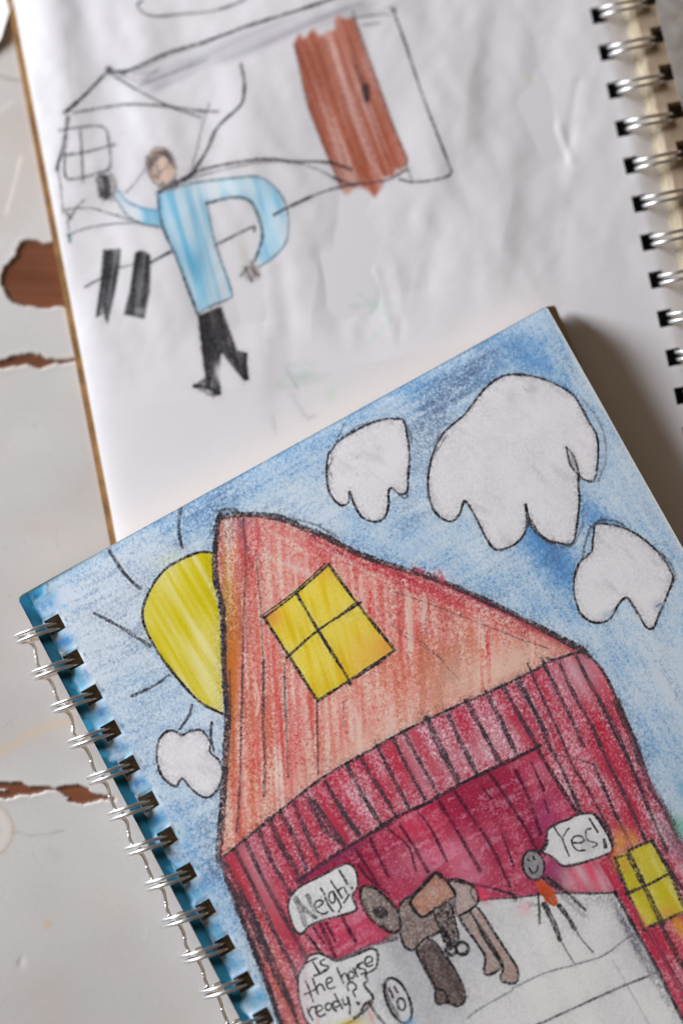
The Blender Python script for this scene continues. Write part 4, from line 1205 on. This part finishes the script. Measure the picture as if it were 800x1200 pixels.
bl.prism(qq(uR0 + .6, -.5, uRh - 1.8, HU + .5), ZR - .7, ZR)
bl.prism(qq(uRh + 1.8, -.5, uR0 + 71, HU + .5), ZR - .7, ZR)
for k in range(len(ed) - 1):
    a = ed[k] + (1.9 if k > 0 else 0); b = ed[k + 1] - (1.9 if k < len(ed) - 2 else 0)
    bl.prism(qq(uRh - 1.8, a, uRh + 1.8, b), ZR - .7, ZR)
bl.make('front_cover', M_BROWN, upper)
bl = Build()
lp = [(764, -60), (769, 10), (778, 45), (786, 75), (794, 110), (806, 140), (822, 190)]
for i in range(len(lp) - 1):
    (xa, ya), (xb, yb) = lp[i], lp[i + 1]
    pa, pb, pc, pd = at(xa, ya, 8.4), at(xb, yb, 8.4), at(xb + 260, yb - 50, 8.4), at(xa + 260, ya - 50, 8.4)
    n0 = len(bl.v)
    bl.v += [(*pa, 8.0), (*pb, 8.0), (*pc, 9.4), (*pd, 9.4), (*pa, 8.25), (*pb, 8.25), (*pc, 9.6), (*pd, 9.6)]
    bl.f += [(n0 + 4, n0 + 5, n0 + 6, n0 + 7), (n0 + 3, n0 + 2, n0 + 1, n0), (n0, n0 + 1, n0 + 5, n0 + 4), (n0 + 2, n0 + 3, n0 + 7, n0 + 6)]
bl.make('loose_leaf', M_GREYB, upper)

Rr = 5.25
for k in range(-2, 13):
    # closed twin rings standing upright between the two halves
    b = Build()
    vpos = h0[1] + k * PITCHU + rng.uniform(-.22, .22)
    du_, sk_ = rng.uniform(-.15, .15), rng.uniform(-.03, .03)
    for sgn in (-1, 1):
        t = np.radians(np.linspace(-100, 265, 64))
        pu = uc + du_ + Rr * np.cos(t); pz = 4.65 + 4.15 * np.sin(t)
        pv = vpos + sgn * .80 + .20 * (pz - 3) + sk_ * (pu - uc)
        xy = OU + pu[:, None] * UU + pv[:, None] * VU
        b.tube(np.concatenate([xy, pz[:, None]], 1), .43)
    b.make('wire_loop', M_WIRE, upper, True)

# ---- white paper lying at the far left
bl = Build()
pq = [at(19, -12, 1.0), at(1, 46, 1.0), at(-70, 120, .3), at(-90, -60, .3)]
nseg = 14
vv = []
for i in range(nseg + 1):
    t = i / nseg
    a = pq[0] * (1 - t) + pq[3] * t; b = pq[1] * (1 - t) + pq[2] * t
    z = .15 + .9 * (1 - t) ** 2
    vv += [(a[0], a[1], z), (b[0], b[1], z), (a[0], a[1], z + .15), (b[0], b[1], z + .15)]
bl.v = vv
for i in range(nseg):
    a = i * 4; c = a + 4
    bl.f += [(a + 2, a + 3, c + 3, c + 2), (a, c, c + 1, a + 1), (a, a + 2, c + 2, c), (a + 1, c + 1, c + 3, a + 3)]
bl.f += [(0, 1, 3, 2)]
e = nseg * 4
bl.f += [(e, e + 2, e + 3, e + 1)]
o = bl.make('paper_sheet', M_WHITE, None, False)
o['label'] = 'corner of a bright white paper sheet at the upper left edge'
o['category'] = 'paper'

# ---- tabletop
def axis(lo, hi, a, b, s, coarse):
    mid = np.arange(a, b, s)
    l = np.linspace(lo, a - s, coarse); r = np.linspace(b, hi, coarse)
    return np.concatenate([l, mid, r])


tx = axis(-330, 330, -92, 8, .24, 26)
ty = axis(-360, 360, -132, 128, .24, 26)
TX, TY = np.meshgrid(tx, ty)


class Flat(Sheet):
    pass


tb = Sheet(np.array([-92., 128.]), np.array([1., 0.]), np.array([0., -1.]), 100, 260, .24, S(184, 182, 181) * .98, 0.0)
grid_col = tb.col


def table_paint(L):
    n1, n2 = L.noise(22, 14, .3), L.noise(5, 4, 0)
    L.lay((.25 + .14 * n1 + .07 * n2).clip(0, .8), S(160, 152, 148) * .9)
    L.lay((.10 * n2 + .05).clip(0, .3), S(205, 200, 198))
    L.lay((L.noise(9, 6, 0) - 1.2).clip(0, 1) * .25, S(176, 150, 132))
    # tan stains
    for _ in range(16):
        L.lay(rng.uniform(.06, .2) * L.blob(rng.uniform(-30, 220), rng.uniform(-40, 1240), rng.uniform(8, 34), rng.uniform(6, 22), rng.uniform(0, 180)), [S(206, 202, 200), S(168, 154, 144), S(196, 176, 154)][rng.integers(3)])
    L.line(pts(('Q5', -20, 572, 30, 545, 70, 522, 120, 500, 165, 488)), 9, S(196, 168, 130), .38, halo=.15)
    t = np.linspace(0, 2 * math.pi, 40)
    L.line(np.stack([-12 + 27 * np.cos(t), 973 + 31 * np.sin(t)], 1), 3.5, S(170, 140, 118), .40, halo=.12)
    L.line(np.stack([-12 + 18 * np.cos(t), 973 + 22 * np.sin(t)], 1), 12, S(214, 200, 190), .3, halo=0)
    L.lay(.5 * L.blob(55, 1083, 4, 4), S(190, 160, 118))
    L.lay(.55 * L.blob(22, 1126, 2, 5, 20), S(120, 112, 108))
    L.lay(.5 * L.blob(27, 1128, 3, 5), S(215, 212, 210))
    L.lay(.14 * L.blob(60, 1180, 14, 20), S(180, 140, 120))
    L.lines([('L', 110, 690, 200, 715, 330, 705, 440, 682)], w=2.4, col=S(128, 124, 124), a=.3)
    L.lay(.18 * L.blob(63, 1000, 9, 6, 30), S(150, 150, 150))
    L.line(pts(('P', -10, 87, 8, 92, 26, 95)), 2.4, S(120, 110, 112), .6)
    L.line(pts(('P', 24, 185, 14, 225, 7, 250)), 2.6, S(222, 216, 214), .55)
    L.line(pts(('P', 0, 130, 10, 122, 16, 118)), 2.2, S(205, 196, 194), .5)
    for _ in range(60):
        x, y = rng.uniform(-60, 240), rng.uniform(-60, 1260)
        a = rng.uniform(0, 6.28); l = rng.uniform(4, 26)
        L.line(np.array([[x, y], [x + l * math.cos(a), y + l * math.sin(a)]]), rng.uniform(.8, 1.8), [S(212, 208, 206), S(140, 134, 130)][rng.integers(2)], rng.uniform(.1, .3), halo=0)
    for _ in range(50):
        L.lay(rng.uniform(.1, .4) * L.blob(rng.uniform(-40, 200), rng.uniform(-60, 1260), rng.uniform(.6, 1.6), rng.uniform(.6, 1.6)), S(130, 112, 98))
    # places where the paint has come away and bare brown wood shows
    bare = np.zeros_like(L.px)
    def rough(p, am):
        p = spline(p, 9, True)
        jt = rng.normal(0, am * 2, p.shape)
        jt = (jt + np.roll(jt, 1, 0) + np.roll(jt, -1, 0) + .5 * np.roll(jt, 2, 0)) / 3.5
        return p + jt
    polys = [pts(('K', 330, 222, 290, 226, 250, 222, 205, 212, 160, 208, 125, 225, 105, 262, 92, 305, 60, 338, 28, 372, 14, 415, 10, 455, 28, 505, 50, 545, 85, 575, 130, 592, 190, 596, 250, 612, 320, 600, 390, 598, 480, 590, 500, 235)),
             pts(('K', -40, 925, 0, 918, 40, 905, 75, 888, 130, 882, 180, 872, 225, 878, 265, 896, 320, 908, 400, 908, 470, 900, 510, 912, 440, 920, 380, 928, 315, 932, 250, 955, 205, 950, 160, 940, 100, 944, 40, 955, -40, 970)),
             pts(('L', -30, 345, 60, 348, 140, 345, 190, 368, 260, 374, 330, 378, 390, 388, 425, 372, 470, 368, 520, 362, 575, 366, 615, 384, 640, 415, 700, 430, 790, 440, 800, 470, 720, 462, 660, 478, 610, 490, 555, 498, 520, 484, 480, 482, 470, 445, 420, 412,
                  390, 398, 330, 398, 290, 412, 220, 432, 125, 432, 80, 452, 0, 456, -30, 456))]
    for p in polys:
        bare = np.maximum(bare, L.mask(rough(p, .45)).astype(float))
    bare *= 1 - L.mask(rough(pts(('L', -20, 388, 30, 390, 55, 396, 30, 404, -20, 402)), .3))
    sb = L.soften(bare, .26)
    gr = L.streak(1, .05, 9, .4, 40, 600)
    rim = (L.soften(bare, .7) - .5)
    L.lay(sb * .97, S(112, 60, 32) * .80)
    L.lay(sb * (.13 * gr + .16 * n2 + .12).clip(0, .5), S(86, 42, 20) * .8)
    L.lay(sb * (-.10 * gr - .12 * n2 - .05).clip(0, .4), S(140, 80, 44) * .8)
    L.lay((bare * (1 - L.soften(bare, .45)) * 1.2).clip(0, .42), S(78, 42, 24))
    L.lay(((1 - bare) * L.soften(bare, .5) * .8).clip(0, .5), S(206, 196, 188))
    return sb


depth = table_paint(tb)
# sample the sheet on the table grid (constant beyond it)
base = S(182, 179, 178) * .98
ci = np.clip(((TX + 92) / .24 - .5).round().astype(int), 0, tb.nx - 1)
ri = np.clip(((128 - TY) / .24 - .5).round().astype(int), 0, tb.ny - 1)
inside = ((TX > -92.5) & (TX < 8) & (TY < 128.5) & (TY > -132))
C = np.where(inside[..., None], tb.col[ri, ci], base)
Zt = np.where(inside, -.40 * depth[ri, ci] + .10 * np.clip(tb.soften(depth, .8) * (1 - depth) * 2, 0, 1)[ri, ci], 0.0)
Zt = Zt + np.where(inside, .02 * tb.noise(6, 5, 0)[ri, ci], 0)
idx = np.arange(TX.size).reshape(TX.shape)
F = np.stack([idx[:-1, :-1], idx[:-1, 1:], idx[1:, 1:], idx[1:, :-1]], -1).reshape(-1, 4)
me = mesh_np('tabletop', np.stack([TX, TY, Zt], -1).reshape(-1, 3), F, True, C.reshape(-1, 3))
tab = link('tabletop', me, M_TABLE)
tab['kind'] = 'structure'
tab['label'] = 'white painted wooden tabletop with flaked paint showing brown wood'

# ================================================================== LIGHT, WORLD, CAMERA
w = bpy.data.worlds.new('World')
scene.world = w
w.use_nodes = True
bg = w.node_tree.nodes['Background']
bg.inputs['Color'].default_value = (1.0, .72, .48, 1)
bg.inputs['Strength'].default_value = .115


def area(name, az, el, dist, sx, sy, power, col):
    L = bpy.data.lights.new(name, 'AREA')
    L.shape = 'RECTANGLE'; L.size = sx; L.size_y = sy; L.energy = power; L.color = col
    o = bpy.data.objects.new(name, L); COL.objects.link(o)
    d = Vector((math.cos(el) * math.cos(az), math.cos(el) * math.sin(az), math.sin(el)))
    o.location = d * dist
    o.rotation_euler = (-d).to_track_quat('-Z', 'Y').to_euler()
    return o


area('window_light', math.radians(159), math.radians(18.5), .85, .30, .25, 16.4, (.955, .99, 1.03))

cam = bpy.data.cameras.new('camera')
cam.sensor_fit = 'VERTICAL'; cam.sensor_height = SENS; cam.lens = LENS
cam.clip_start = .02; cam.clip_end = 20
co = bpy.data.objects.new('camera', cam); COL.objects.link(co)
co.location = Vector(CAM) * MM
co.rotation_euler = (TILT, 0, 0)
fx = at(420, 740, ZB)
fp = np.array([fx[0], fx[1], ZB]) - CAM
cam.dof.use_dof = True
cam.dof.focus_distance = float(fp @ np.array([0, math.sin(TILT), -math.cos(TILT)])) * MM
cam.dof.aperture_fstop = 1.8
cam.dof.aperture_blades = 7
scene.camera = co

scene.view_settings.view_transform = 'Standard'
scene.view_settings.look = 'None'
scene.view_settings.exposure = 0
scene.view_settings.gamma = 1
scene.render.resolution_x, scene.render.resolution_y = 682, 1024
scene.cycles.max_bounces = 8
scene.cycles.sample_clamp_direct = 6.0
scene.cycles.sample_clamp_indirect = 4.0
